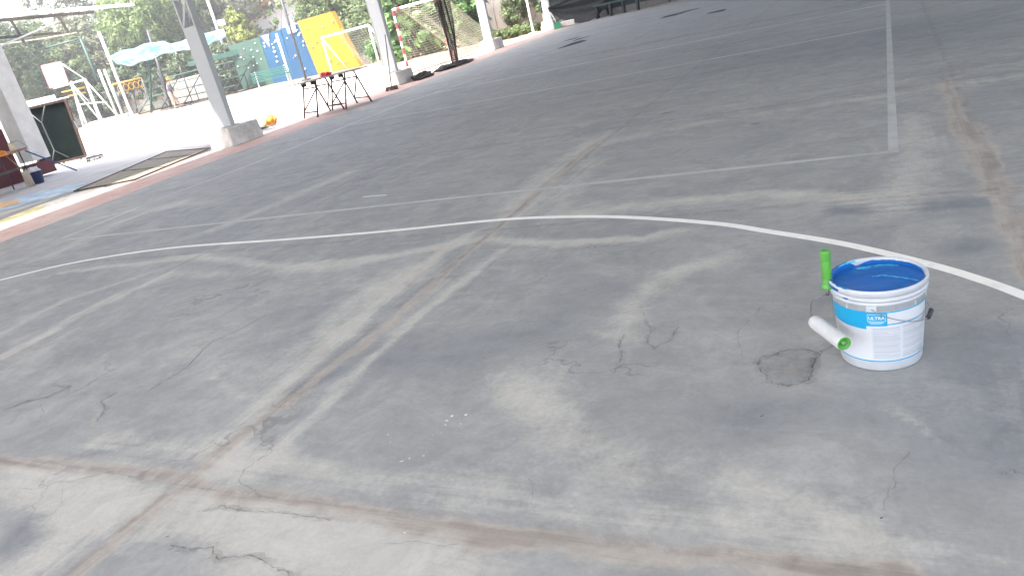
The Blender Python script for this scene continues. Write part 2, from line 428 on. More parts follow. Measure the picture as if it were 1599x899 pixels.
    mot = nz(5.5, 12, .74, .9); mot2 = nz(17, 8, .7, .5)
    gr = math_('MULTIPLY_ADD', math_('SUBTRACT', mot, .5), .62, gr)
    gr = math_('MULTIPLY_ADD', math_('SUBTRACT', mot2, .5), .30, gr)
    x = n.new('ShaderNodeMix'); x.data_type = 'RGBA'; x.blend_type = 'MULTIPLY'; x.inputs[0].default_value = 1
    cm = n.new('ShaderNodeCombineColor')
    for i in range(3): L.new(gr, cm.inputs[i])
    L.new(base, x.inputs[6]); L.new(cm.outputs[0], x.inputs[7])
    L.new(x.outputs[2], b.inputs['Base Color'])
    rg = n.new('ShaderNodeMapRange'); rg.inputs['To Min'].default_value = .50; rg.inputs['To Max'].default_value = .85
    L.new(mid, rg.inputs['Value']); L.new(rg.outputs[0], b.inputs['Roughness'])
    b.inputs['Specular IOR Level'].default_value = .18
    bp = n.new('ShaderNodeBump'); bp.inputs['Strength'].default_value = .15; bp.inputs['Distance'].default_value = .004
    hh = math_('ADD', math_('MULTIPLY', fine, .5), math_('MULTIPLY', mid, 1.2))
    hh = math_('SUBTRACT', hh, math_('MULTIPLY', brown, .9))
    L.new(hh, bp.inputs['Height']); L.new(bp.outputs[0], b.inputs['Normal'])
    return m
SLATE1 = (.245, .249, .242); SLATE2 = (.285, .287, .275); SLATE3 = (.33, .328, .305)
PALE2 = (.41, .405, .37); DARKC = (.175, .187, .198); DUSTC = (.485, .465, .405); BROWNC = (.405, .358, .302)
fm.materials.append(floor_material())

# marks lying on the floor: hairline cracks, paint drips, puddles
def ribbon(mb, pts, wd, z, seed=0, sub=6, wob=.012, uv=False):
    rnd = random.Random(seed); P_ = []
    for a, b in zip(pts, pts[1:]):
        for k in range(sub): P_.append(lerp(a, b, k / sub))
    P_.append(pts[-1])
    if wob:
        P_ = [(p[0] + rnd.uniform(-wob, wob), p[1] + rnd.uniform(-wob, wob)) for p in P_]
    L_, R_ = [], []
    for i, p in enumerate(P_):
        a = P_[max(0, i - 1)]; b = P_[min(len(P_) - 1, i + 1)]
        dx, dy = b[0] - a[0], b[1] - a[1]; l = math.hypot(dx, dy) or 1
        ww = wd / 2 * (rnd.uniform(.35, 1.3) if wob else 1)
        if wob and (i == 0 or i == len(P_) - 1): ww *= .2
        L_.append((p[0] - dy / l * ww, p[1] + dx / l * ww, z)); R_.append((p[0] + dy / l * ww, p[1] - dx / l * ww, z))
    mb.sheet([R_, L_])
def veil_mat(name, col, lo, hi, mx=1.0, scale=14, rough=.8):
    m = bpy.data.materials.new(name); m.use_nodes = True
    t = m.node_tree; n = t.nodes; L = t.links; b = n['Principled BSDF']
    b.inputs['Base Color'].default_value = (*col, 1); b.inputs['Roughness'].default_value = rough
    b.inputs['Specular IOR Level'].default_value = .3
    tc = n.new('ShaderNodeTexCoord'); z = n.new('ShaderNodeTexNoise'); z.inputs['Scale'].default_value = scale
    z.inputs['Detail'].default_value = 7; z.inputs['Roughness'].default_value = .7
    L.new(tc.outputs['Object'], z.inputs['Vector'])
    r = n.new('ShaderNodeMapRange'); r.inputs['From Min'].default_value = lo; r.inputs['From Max'].default_value = hi
    r.inputs['To Max'].default_value = mx
    L.new(z.outputs[0], r.inputs['Value']); L.new(r.outputs[0], b.inputs['Alpha'])
    return m
ck = MB()
cracks = [
 ([(-2.038, 1.109), (-1.932, 1.106), (-1.87, 1.126), (-1.801, 1.092), (-1.693, 1.124), (-1.584, 1.101), (-1.507, 1.082)], .0055),
 ([(-2.069, 1.256), (-2.007, 1.298), (-1.899, 1.293), (-1.769, 1.305), (-1.664, 1.307), (-1.536, 1.308)], .0035),
 ([(-4.005, 1.705), (-3.938, 1.8), (-3.834, 1.856), (-3.805, 1.97)], .008),
 ([(-3.179, 1.945), (-3.167, 2.171), (-3.274, 2.444), (-3.205, 2.616), (-3.175, 2.792)], .004),
 ([(-3.584, 1.646), (-3.662, 1.722), (-3.786, 1.787), (-3.796, 1.92)], .004),
 ([(-0.436, 2.279), (-0.432, 2.332), (-0.359, 2.389), (-0.283, 2.403), (-0.244, 2.372), (-0.257, 2.272), (-0.259, 2.193), (-0.321, 2.154), (-0.375, 2.172), (-0.401, 2.22), (-0.436, 2.279)], .005),
 ([(-0.244, 2.372), (-0.207, 2.423), (-0.184, 2.446)], .003),
 ([(-0.927, 2.207), (-0.928, 2.321), (-0.969, 2.422), (-0.98, 2.531)], .004), ([(-0.927, 2.645), (-0.876, 2.558), (-0.863, 2.449), (-0.824, 2.398), (-0.774, 2.475), (-0.774, 2.584)], .0035),
 ([(-0.921, 2.645), (-0.983, 2.77), (-0.94, 2.933), (-0.877, 3.033)], .003), ([(-0.49, 2.331), (-0.543, 2.526), (-0.48, 2.745), (-0.426, 2.802)], .003),
 ([(-0.057, 1.585), (-0.028, 1.687), (-0.02, 1.767), (0.018, 1.855)], .0035), ([(-1.019, 1.604), (-0.963, 1.551), (-0.938, 1.468)], .003),
 ([(-1.301, 1.245), (-1.23, 1.271), (-1.144, 1.269), (-1.072, 1.287)], .0035), ([(-3.202, 1.681), (-3.27, 1.781), (-3.395, 1.856), (-3.377, 1.933)], .006),
 ([(-2.026, 3.504), (-2.004, 3.136), (-1.985, 2.819)], .004), ([(0.254, 1.777), (0.23, 1.786), (0.208, 1.766)], .004),
 ([(-2.675, 3.39), (-2.766, 3.115), (-2.755, 2.856)], .004), ([(-2.836, 1.279), (-2.715, 1.185), (-2.654, 1.059)], .003),
]
for i, (p, wd) in enumerate(cracks): ribbon(ck, p, wd, .0008, seed=i, sub=7, wob=.006)
halo = MB()
for i in (0, 1, 2, 3, 5, 6, 7, 8, 14): ribbon(halo, cracks[i][0], cracks[i][1] * 7, .0005, seed=i + 50, sub=5, wob=.008)
halo.add([(p[0], p[1], .0005) for p in cracks[5][0][:-1]], [tuple(range(len(cracks[5][0]) - 1))])
tag(halo.build('floor_crack_stains', veil_mat('crack_stain', (.18, .165, .14), .38, .7, .28, 18)), kind='structure')
tag(ck.build('floor_cracks', veil_mat('crack_dirt', (.11, .10, .09), .32, .66, .42, 25)), kind='structure')
pd = MB()
rr = random.Random(4)
def splat(mb, c, a, b_, ang, z, seed, n=22):
    rs = random.Random(seed); ph = [rs.uniform(0, 6.28) for _ in range(4)]
    pts = []
    for k in range(n):
        t = 2 * math.pi * k / n
        r_ = 1 + .22 * math.sin(2 * t + ph[0]) + .15 * math.sin(3 * t + ph[1]) + .1 * math.sin(5 * t + ph[2])
        x, y = a * r_ * math.cos(t), b_ * r_ * math.sin(t)
        pts.append((c[0] + x * math.cos(ang) - y * math.sin(ang), c[1] + x * math.sin(ang) + y * math.cos(ang)))
    mb.poly(pts, z)
for (c, a, b_, an, s_) in (((-7.38, 19.223), .55, .30, 1.35, 1), ((-8.211, 21.25), .30, .16, .9, 2), ((-7.703, 20.677), .30, .16, 1.2, 3), ((-5.412, 23.041), .5, .30, .75, 4),
                       ((-5.56, 22.461), .35, .22, .8, 5), ((-3.869, 20.386), .3, .25, .3, 6), ((-1.957, 7.239), .05, .012, .2, 7), ((-0.977, 6.191), .03, .01, .2, 8)):
    splat(pd, c, a, b_, an, .0009, s_)
splat(pd, (-0.38, 1.975), .006, .0015, .9, .0009, 9); splat(pd, (-0.054, 1.565), .004, .002, .9, .0009, 10)
splat(pd, (-2.079, 1.137), .006, .002, .9, .0009, 11)
tag(pd.build('puddle_stains', mat('wet_dirt', (.05, .053, .055), .9, var=.3, scale=8, spec=.1)), kind='structure')
dr = MB()
for (px_, r_) in (((-1.441, 1.855), .006), ((-1.436, 1.885), .007), ((-1.384, 1.897), .006), ((-1.431, 1.828), .004), ((-1.629, 1.748), .003), ((-1.476, 1.611), .004), ((-1.458, 1.628), .0035),
                 ((-1.481, 1.607), .003), ((-1.413, 1.648), .003), ((-1.591, 1.709), .002), ((-1.447, 1.763), .002), ((-0.771, 1.725), .002), ((-1.265, 1.299), .003), ((-1.42, 1.781), .002), ((-1.375, 1.841), .003)):
    splat(dr, px_, r_, r_ * .8, 0, .0009, int(r_ * 1e5) + int(abs(px_[0] * 100)), 10)
tag(dr.build('paint_drips', mat('dried_white_paint', (.75, .75, .72), .6)), kind='structure')

# painted lines
old = mat('faded_line_paint', (.45, .46, .44), .85, col2=(.35, .36, .345), scale=4.0, thresh=(.30, .58), spec=.15)
old2 = mat('worn_line_paint', (.54, .55, .545), .85, col2=(.36, .37, .37), scale=1.5, thresh=(.35, .62), spec=.15)
ln = MB()
ribbon(ln, [(0.0, 4.86), (0.0, 31.5)], .055, .001, wob=0)
ribbon(ln, [(-.028, 4.885), (-3, 4.885), (-8.1, 4.85)], .055, .001, wob=0)
ln.k = 1
ribbon(ln, [(-.03, 14.04), (-3.3, 13.75), (-6.54, 13.42), (-8.3, 13.22)], .09, .001, wob=0)
ribbon(ln, [(-.03, 11.03), (-5.261, 10.658), (-6.417, 10.604), (-8.35, 10.5)], .06, .001, wob=0)
ribbon(ln, [(-8.316, 4.916), (-8.427, 6.46), (-8.316, 7.669), (-8.31, 9.242), (-8.452, 10.673), (-8.403, 12.52), (-7.918, 15.007)], .06, .001, wob=0)
ribbon(ln, [(-9.779, 5.046), (-10.07, 5.987), (-9.697, 7.255)], .03, .0026, wob=0)
ln.k = 2
ribbon(ln, [(-4.289, 5.256), (-4.003, 5.228)], .022, .001, wob=0)
tag(ln.build('court_line', [old, old2, mat('dried_white_paint', (.75, .75, .72))]), kind='structure')
# the fresh curved line, smoothed
cv = [(-9.0, 2.6), (-7.386, 3.661), (-6.734, 4.014), (-5.673, 4.202), (-4.309, 4.166), (-3.296, 4.156), (-2.361, 4.195), (-1.777, 4.123), (-1.325, 3.995), (-0.845, 3.792), (-0.563, 3.618), (-0.205, 3.383), (0.108, 3.113), (0.266, 2.945), (0.382, 2.796), (.62, 2.45), (.85, 1.9)]
def catmull(pts, n=8):
    o = []
    for i in range(1, len(pts) - 2):
        p0, p1, p2, p3 = pts[i - 1:i + 3]
        for k in range(n):
            t = k / n
            o.append(tuple(.5 * ((2 * p1[j]) + (-p0[j] + p2[j]) * t + (2 * p0[j] - 5 * p1[j] + 4 * p2[j] - p3[j]) * t * t +
                                 (-p0[j] + 3 * p1[j] - 3 * p2[j] + p3[j]) * t ** 3) for j in range(len(p1))))
    o.append(pts[-2]); return o
tp = MB(); ribbon(tp, catmull(cv, 8), .050, .0014, wob=0)
tag(tp.build('curved_court_line', mat('fresh_white_line', (.79, .78, .71), .8, col2=(.68, .67, .61), scale=14, thresh=(.25, .5), spec=.15)), kind='structure')

# red border strip and painted paving games
red = mat('red_border_paint', (.44, .27, .24), .85, var=.25, scale=1.6, col2=(.52, .42, .37), thresh=(.35, .68))
rb = MB()
ye = [3, 3.6] + [4 + .5 * i for i in range(56)]
def out_x(y):                                  # outer rim of the strip
    return -11.55 - .064 * (y - 10) if y > 9.6 else -11.55 + (9.6 - y) * .12
rb.sheet([[(edge_x(y), y, .0018) for y in [-10] + ye], [(out_x(y) if y > 3 else -11, y, .0018) for y in [-10] + ye]])
tag(rb.build('red_border', red), kind='structure')
for nm, pts, c in (('painted_game_blue', [(-13.059, 7.252), (-12.593, 8.106), (-13.32, 8.812), (-14.543, 8.557), (-14.73, 7.91), (-13.394, 7.138)], (.50, .60, .66)),
                   ('painted_game_yellow', [(-12.032, 6.349), (-12.236, 7.102), (-12.263, 7.577), (-11.397, 7.131), (-11.489, 6.427), (-11.197, 5.866)], (.80, .70, .36)),
                   ('painted_game_orange', [(-14.73, 7.91), (-14.277, 8.01), (-13.605, 7.604), (-13.812, 7.379)], (.80, .48, .22)),
                   ('painted_game_cream', [(-12.175, 7.086), (-12.186, 8.198), (-11.519, 7.837), (-11.472, 6.777)], (.78, .72, .62))):
    tag(MB().poly(pts, {'painted_game_blue': .0030, 'painted_game_yellow': .0036, 'painted_game_orange': .0042, 'painted_game_cream': .0048}[nm]).build(nm, mat(nm + '_paint', c, .85, var=.25, scale=3)), kind='structure')

# ------------------------------------------------------------------ roof over the court (above and beside the view)
roof = thing('court_roof', (2, 10, 6.3), 'large flat metal roof sheltering the grey court, above the painted steel columns', 'roof')
rfm = mat('roof_sheet', (.55, .56, .57), .6, var=.08)
MB().box((-.45, 14.5, 6.55), (24.90, 37, .08)).build('roof_sheet', rfm, roof)
b = MB()
for y in (-3, 3.8, 10.5, 17.1, 24, 30.5): b.box((-.2, y, 6.35), (24.2, .16, .24))
b.build('roof_beam', mat('steel_paint', (.48, .51, .54), .55, var=.1, scale=3), roof)
roof.rotation_euler = (0, 0, R(3.7))
wing = thing('shade_wing', (-17, 2, 5.6), 'added lower flat roof, out of view, that shades the pavement on the left', 'roof')  # unseen roof, added to cast shade on the left pavement
MB().box((-17.75, 3.0, 5.65), (9.6, 14.4, .08)).build('roof_sheet', rfm, wing)

# ------------------------------------------------------------------ columns
steel = mat('column_paint', (.47, .50, .52), .5, var=.04, scale=2.5, bump=.15, bscale=12)
ped_m = mat('pedestal_whitewash', (.72, .71, .68), .9, var=.18, scale=5, bump=.4, bscale=18)
ROT = R(3.7)
def column(label, loc):
    t = thing('steel_column', (0, 0, 0), label, 'column', 'painted steel columns along the court edge')
    h = 6.2; z0 = .36
    def yw(z): return .055 + (z / h) * .075           # half depth grows upwards
    c = MB()
    hw = .158
    # plated lower part
    zt = 2.2
    vs = [(-hw, -yw(z0), z0), (hw, -yw(z0), z0), (hw, yw(z0), z0), (-hw, yw(z0), z0), (-hw, -yw(zt), zt), (hw, -yw(zt), zt), (hw, yw(zt), zt), (-hw, yw(zt), zt)]
    c.add(vs, [(3, 2, 1, 0), (4, 5, 6, 7), (0, 1, 5, 4), (1, 2, 6, 5), (2, 3, 7, 6), (3, 0, 4, 7)])
    c.build('casing', steel, t, bevel=.006)
    f = MB()
    for sx in (-1, 1):
        a = sx * (hw - .03); bb = sx * (hw + .004)
        x0, x1 = min(a, bb), max(a, bb)
        vs = [(x0, -yw(zt), zt), (x1, -yw(zt), zt), (x1, yw(zt), zt), (x0, yw(zt), zt), (x0, -yw(h), h), (x1, -yw(h), h), (x1, yw(h), h), (x0, yw(h), h)]
        f.add(vs, [(3, 2, 1, 0), (4, 5, 6, 7), (0, 1, 5, 4), (1, 2, 6, 5), (2, 3, 7, 6), (3, 0, 4, 7)])
    f.build('channel', steel, t)
    l = MB(); k = 0
    z = zt
    while z < h - .5:
        for sy in (-1, 1):
            yy = sy * (yw(z) - .012); yy2 = sy * (yw(z + .55) - .012)
            l.plank((-hw + .02, yy, z), (hw - .02, yy2, z + .5), .045, .008, up=(0, 1, 0))
            l.plank((hw - .02, yy, z + .5), (-hw + .02, yy2, z + .98), .045, .008, up=(0, 1, 0))
            l.plank((-hw + .03, yy, z + .49), (hw - .03, yy, z + .49), .04, .008, up=(0, 1, 0))
        z += 1.0
    l.build('lattice', steel, t)
    p = MB().box((0.02, .12, .17), (.56, .92, .36), top=(.93, .95))
    p.build('pedestal', ped_m, t, bevel=.03)
    for zz in (.9, 1.5, 2.1): MB().box((0, -yw(zz) - .002, zz), (.285, .006, .012)).build('weld_seam', steel, t)
    MB().box((0, 0, z0 + .008), (.42, .24, .016)).build('base_plate', steel, t)
    t.location = loc; t.rotation_euler = (0, 0, ROT)
    return t
c1 = column('nearest grey steel column, its open lattice showing at the top', (-11.28, 10.55, 0))
copy_tree(c1, (-11.72, 17.05, 0), 'second grey steel column, with a broom leaning on it beside the trestle table')
copy_tree(c1, (-12.32, 24.1, 0), 'third grey steel column, just right of the netted goal')
copy_tree(c1, (-12.62, 30.45, 0), 'farthest grey steel column, with the green dustpan at its foot')
dp = MB(); dp.tube([(-11.905, 16.99, .38), (-11.905, 16.99, 6.0)], .02, 8)
dp.box((-11.905, 17.0, .5), (.10, .07, .08))
tag(dp.build('drain_pipe', steel, origin=(-11.905, 16.99, .36)), 'thin grey pipe running up the left edge of the second column', 'pipe')

# ------------------------------------------------------------------ helpers for things
white_paint = mat('white_tube_paint', (.78, .78, .76), .5, var=.06)
green_paint = mat('green_paint', (.025, .085, .068), .55, var=.15, scale=4)
dark_metal = mat('dark_metal', (.05, .05, .055), .5, var=.2)
rust = mat('rusty_brown_metal', (.07, .04, .028), .8, var=.3, scale=10)
def V3(p, z=0.0): return Vector((p[0], p[1], z))
def facing(p):                      # unit vectors (to the right, away) seen from the court at a spot
    a = Vector((p[0], p[1], 0)).normalized(); return Vector((a.y, -a.x, 0)), a

# ------------------------------------------------------------------ the paint bucket
BX, BY = (-0.058, 2.375)
KR = .922
bk = thing('paint_bucket', (BX, BY, 0), 'open white plastic bucket of bright blue paint with a cyan and white label', 'bucket')
def RZ(z): return (.1290 + .0165 * z / .25) * KR
def cone_patch(mb, p0, p1, z0, z1, off=.0006, n=None):
    p0, p1 = R(p0), R(p1); n = n or max(2, int(abs(p1 - p0) / .07) + 1)
    rows = []
    for z in (z0, z1):
        rr_ = RZ(z) + off
        rows.append([(BX + rr_ * math.cos(p0 + (p1 - p0) * k / n), BY + rr_ * math.sin(p0 + (p1 - p0) * k / n), z) for k in range(n + 1)])
    mb.sheet(rows)
plastic = mat('white_plastic', (.54, .56, .57), .38, var=.05, scale=14, trans=.10, spec=.5)
b = MB()
b.lathe([(r_ * KR, z_) for r_, z_ in [(0, .004), (.118, .004), (.1215, .0), (.127, .002), (RZ(.01) / KR, .01), (RZ(.12) / KR, .12), (RZ(.232) / KR, .232)] +
        [(.1465, .233), (.1485, .236), (.1485, .240), (.1455, .2425), (.1455, .247), (.1510, .2475), (.1525, .251), (.1520, .254), (.1475, .256), (.1475, .262),
         (.1525, .264), (.1545, .268), (.1550, .276), (.1540, .282), (.1515, .2845), (.1480, .284), (.1455, .281), (.1445, .272), (.1425, .25), (.1395, .20), (0, .20)]], 72, (BX, BY, 0))
b.build('pail', plastic, bk)
paint_m = mat('blue_paint_liquid', (.008, .115, .40), .3, var=.08, scale=9, spec=.3, bump=.25, bscale=22)
cyan_m = mat('cyan_paint_skin', (.03, .50, .80), .35, var=.1, scale=20)
b = MB(); zs = .266
gr = []
for i in range(13):
    r_ = .1432 * KR * i / 12
    gr.append([(BX + r_ * math.cos(2 * math.pi * k / 48), BY + r_ * math.sin(2 * math.pi * k / 48),
                zs + .0012 * math.sin(9 * r_ / .14 + k * .26) * (i / 12)) for k in range(49)])
b.sheet(gr[::-1])
b.build('paint', paint_m, bk)
def streak(mb, pts, wd, z):
    rnd = random.Random(int(abs(pts[0][0]) * 1e4)); top = []; bot = []
    P_ = catmull([pts[0]] + pts + [pts[-1]], 8)
    for i, p in enumerate(P_):
        a_ = P_[max(0, i - 1)]; c_ = P_[min(len(P_) - 1, i + 1)]
        dx, dy = c_[0] - a_[0], c_[1] - a_[1]; l = math.hypot(dx, dy) or 1
        w1, w2 = wd * rnd.uniform(.05, 1.3), wd * rnd.uniform(.05, 1.3)
        top.append((BX + p[0] - dy / l * w1, BY + p[1] + dx / l * w1, z)); bot.append((BX + p[0] + dy / l * w2, BY + p[1] - dx / l * w2, z))
    mb.sheet([bot, top])
b = MB(); streak(b, [(-.015, .012), (.02, .018), (.055, .005), (.085, -.012), (.115, -.03)], .0045, zs + .0024)
b.build('paint_ridge', cyan_m, bk); b = MB(); streak(b, [(-.06, .082), (-.01, .10), (.03, .104), (.06, .094)], .007, zs + .0022)
b.build('paint_ridge', cyan_m, bk); b = MB(); streak(b, [(-.045, .072), (0, .09), (.04, .088)], .0015, zs + .0022)
b.build('paint_ridge', cyan_m, bk)
# smears on and over the rim
b = MB(); rs = random.Random(8)
def ring_smear(mb, a0, a1, prof, seed):
    rnd = random.Random(seed); n = int((a1 - a0) / 2.2); rows = [[] for _ in prof]
    for k in range(n + 1):
        a_ = R(a0 + (a1 - a0) * k / n); fade = min(1, 9 * k / n, 6 * (n - k) / n) * (.90 + .10 * math.sin(k * .33 + seed) * math.sin(k * .81 + seed * 2) + rnd.uniform(-.04, .04))
        for j, (r_, z) in enumerate(prof):
            t = j / (len(prof) - 1) * fade; q = t * (len(prof) - 1); i0 = min(int(q), len(prof) - 2); u = q - i0
            rr_ = prof[i0][0] * (1 - u) + prof[i0 + 1][0] * u; zz = prof[i0][1] * (1 - u) + prof[i0 + 1][1] * u
            rr_ *= KR; rows[j].append((BX + rr_ * math.cos(a_), BY + rr_ * math.sin(a_), zz))
    mb.sheet(rows)
inner = [(.1414, .2655), (.1422, .272), (.1430, .2775), (.1442, .2825), (.1479, .2852), (.1516, .2857), (.1548, .282)]
ring_smear(b, 120, 262, inner, 3); b.build('paint_smear', paint_m, bk); b = MB(); ring_smear(b, 8, 118, inner[:3], 5); b.build('paint_smear', paint_m, bk); b = MB(); ring_smear(b, -96, 6, inner[:2], 7); b.build('paint_smear', paint_m, bk); b = MB()
ring_smear(b, 192, 222, [(.1558, .276), (.1553, .268), (.1533, .2635), (.1482, .262)], 9); b.build('paint_smear', paint_m, bk); b = MB()
ring_smear(b, 218, 243, [(.1485, .2858), (.1500, .2863), (.1520, .2860)], 12); b.build('paint_smear', cyan_m, bk); b = MB()
ring_smear(b, 118, 150, [(.1435, .279), (.1446, .2838), (.1460, .2850)], 13); b.build('paint_smear', cyan_m, bk); b = MB()
ring_smear(b, 226, 236, [(.1534, .254), (.1532, .251), (.1517, .247)], 10)
for k in range(0):
    a_ = R(rs.uniform(150, 260)); z = rs.uniform(.05, .24)
    rr_ = RZ(z) + .001
    if z < .23: b.ball((BX + rr_ * math.cos(a_), BY + rr_ * math.sin(a_), z), (.0012, .0012, .0016), 6, 4)
b.build('paint_smear', paint_m, bk)
# label
lab = MB(); cone_patch(lab, -205, 25, .034, .214, .0006)
lb = lab.build('label', mat('label_paper', (.60, .61, .62), .35, var=.015, scale=4), bk)
cy = MB(); cone_patch(cy, -205, -105, .158, .214, .0012); cone_patch(cy, -105, -79, .164, .208, .0012)
cone_patch(cy, -105, 20, .2085, .213, .0013); cone_patch(cy, -79, -8, .1665, .1705, .0012); cone_patch(cy, -12, 20, .1665, .2085, .0013)
cone_patch(cy, -205, 25, .036, .0405, .0012)
for k in range(20): cone_patch(cy, -150 + k * 2.25, -147.7 + k * 2.25, .158 - .00028 * k, .1585, .0013)
for k in range(16): cone_patch(cy, -128 + k * 1.5 + 22 * 0, -126.4 + k * 1.5, .150 + .0002 * k, .159, .0014) if k > 15 else None
cy.build('cyan_print', mat('cyan_ink', (.012, .32, .55), .35, var=.03), lb)
tx = MB(); rs = random.Random(5)
for (a0, a1) in ((-97, -63), (-59, -20)):
    z = .156
    while z > .048:
        if rs.random() < .86: cone_patch(tx, a0, a0 + (a1 - a0) * rs.choice((1, 1, .96, .9, .55)), z - .0016, z, .0012, 6)
        z -= rs.choice((.0034, .0034, .0034, .006))
tx.build('fine_print', mat('grey_ink', (.40, .42, .44), .5, var=.05), lb)
gp = MB(); cone_patch(gp, -99, -61, .044, .160, .0009); cone_patch(gp, -60, -14, .044, .160, .0009)
gp.build('text_panel', mat('label_grey_tint', (.54, .56, .58), .4, var=.02), lb)
bc = MB()
for k in range(9): cone_patch(bc, -34 + k * 1.6, -33.2 + k * 1.6, .046, .056, .0014, 1)
bc.build('print_block', mat('grey_ink', (.40, .42, .44), .5), lb)
def cone_text(s_, ang, z, size, m, parent, off=.002):
    cu = bpy.data.curves.new('lettering', 'FONT'); cu.body = s_; cu.size = size; cu.align_x = 'CENTER'; cu.align_y = 'CENTER'; cu.offset = size * .012
    to = bpy.data.objects.new('lettering', cu); COL.objects.link(to)
    dg = bpy.context.evaluated_depsgraph_get(); me = bpy.data.meshes.new_from_object(to.evaluated_get(dg))
    bpy.data.objects.remove(to)
    for v in me.vertices:
        a_ = R(ang) + v.co.x / RZ(z); zz = z + v.co.y; rr_ = RZ(zz) + off
        v.co = (rr_ * math.cos(a_), rr_ * math.sin(a_), zz)
    me.materials.clear(); me.materials.append(m)
    o = bpy.data.objects.new('lettering', me); COL.objects.link(o); o.parent = parent; return o
wi = mat('white_ink', (.85, .87, .88), .4)
cone_text('ULTRA', -92, .192, .0145, wi, lb)
fr = MB()
cone_patch(fr, -103, -81, .2035, .2045, .0018); cone_patch(fr, -103, -81, .1805, .1815, .0018)
cone_patch(fr, -103, -102.6, .1805, .2045, .0018); cone_patch(fr, -81.4, -81, .1805, .2045, .0018)
cone_patch(fr, -102, -83, .1765, .178, .0018); cone_patch(fr, -100, -85, .1715, .1726, .0018)
fr.build('print_frame', wi, lb)
# wire bail and grip
wire_m = mat('galvanised_wire', (.30, .30, .30), .4, metal=.7, var=.05)
pts = []
for k in range(25):
    t = k / 24; a_ = R(-97 + 180 * t); sag = math.sin(math.pi * t)
    rr_ = .1435 + .001 * sag
    pts.append((BX + rr_ * math.cos(a_), BY + rr_ * math.sin(a_), .2285 - .075 * sag ** .8))
h = MB().tube(pts, .0014, 8).build('bail', wire_m, bk)
MB().tube([Vector(p) for p in pts[10:14]], .0065, 12).build('grip', mat('black_plastic', (.03, .03, .035), .45), h)
for j in range(1):
    g_ = MB()
    for q_ in range(5):
        c_ = Vector(pts[10]).lerp(Vector(pts[13]), .1 + .2 * q_)
        g_.ball(c_ + Vector((.002, 0, 0)), (.007, .005, .0095), 10, 6)
    g_.build('grip_rib', mat('black_plastic', (.03, .03, .035), .45), h)
for a_ in (-97, 83):
    l = MB(); ca, sa = math.cos(R(a_)), math.sin(R(a_))
    l.box((BX + .1375 * ca, BY + .1375 * sa, .2275), (.030, .008, .019), rz=R(a_ + 90))
    l.tube([(BX + .138 * ca, BY + .138 * sa, .2285), (BX + .1435 * ca, BY + .1435 * sa, .2285)], .0028, 8)
    l.build('lug', plastic, bk, bevel=.003)
for a_ in range(-190, 20, 30):
    if abs(a_ + 97) > 8: MB().box((BX + (RZ(.222) + .001) * math.cos(R(a_)), BY + (RZ(.222) + .001) * math.sin(R(a_)), .2235), (.0012, .004, .018), rz=R(a_ + 90)).build('stiffening_rib', plastic, bk)

# ------------------------------------------------------------------ the paint roller hooked on the bucket
lime = mat('lime_green_plastic', (.095, .34, .05), .4, var=.05, scale=6, spec=.5)
LE, RE = Vector((-0.248, 2.314, 0.152)), Vector((-0.151, 2.164, 0.148))
HX, HY = BX - .143, BY - .026
HZ = -.021
ro = thing('paint_roller', (HX, HY, .2), 'clean white paint roller with green upright handle, hooked on the bucket rim', 'paint roller')
b = MB().lathe([(0, .272), (.011, .272), (.021, .274), (.0225, .279), (.017, .284), (.0150, .290), (.0155, .300), (.0140, .303), (.0152, .306), (.0152, .365), (.0142, .368), (.0155, .371),
                (.0158, .396), (.0150, .402), (.0105, .403), (.0095, .392), (0, .392)], 24, (HX, HY, HZ))
b.build('handle', lime, ro)
hh_ = MB().lathe([(0, 0), (.0035, 0)], 10, (HX, HY, .4035)); 
ax = (RE - LE).normalized()
sl_ = MB()
u_ = ax.cross(Vector((0, 0, 1))).normalized(); v_ = ax.cross(u_)
def around(c, r_, n=28): return [c + r_ * (math.cos(2 * math.pi * k / n) * u_ + math.sin(2 * math.pi * k / n) * v_) for k in range(n)]
def lathe_axis(mb, prof, n=28):
    rings = [around(p, max(r_, 1e-5), n) for p, r_ in prof]; vs = [q for rg in rings for q in rg]; fs = []
    for i in range(len(prof) - 1):
        for k in range(n): fs.append((i * n + k, i * n + (k + 1) % n, (i + 1) * n + (k + 1) % n, (i + 1) * n + k))
    mb.add(vs, fs, True)
L_ = (RE - LE).length
RS = .0235
prof = [(LE, 0), (LE, RS * .55), (LE + ax * .004, RS * .86), (LE + ax * .012, RS * .97), (LE + ax * .03, RS)]
prof += [(LE + ax * (L_ * k / 12), RS * (1 + .01 * (k % 2))) for k in range(3, 12)]
prof += [(RE - ax * .008, RS), (RE - ax * .002, RS * .93), (RE, RS * .86)]
lathe_axis(sl_, prof)
fleece = mat('white_fleece', (.70, .70, .68), .95, var=.03, scale=60, bump=.9, bscale=260)
sl_.build('sleeve', fleece, ro)
ec = MB(); lathe_axis(ec, [(RE - ax * .004, RS * .90), (RE + ax * .0012, RS * .90), (RE + ax * .002, RS * .78), (RE - ax * .010, RS * .60), (RE - ax * .012, RS * .30), (RE + ax * .001, RS * .28), (RE + ax * .001, 0)])
for k in range(4):
    d_ = math.cos(k * math.pi / 2 + .5) * u_ + math.sin(k * math.pi / 2 + .5) * v_
    ec.tube([RE - ax * .006 + d_ * RS * .25, RE - ax * .002 + d_ * RS * .82], .0012, 6)
ec.build('end_cap', lime, ro)
MB().tube([RE - ax * .01, RE + ax * .004], .0035, 10).build('axle_nut', wire_m, ro)
w1 = Vector((HX, HY, .254))
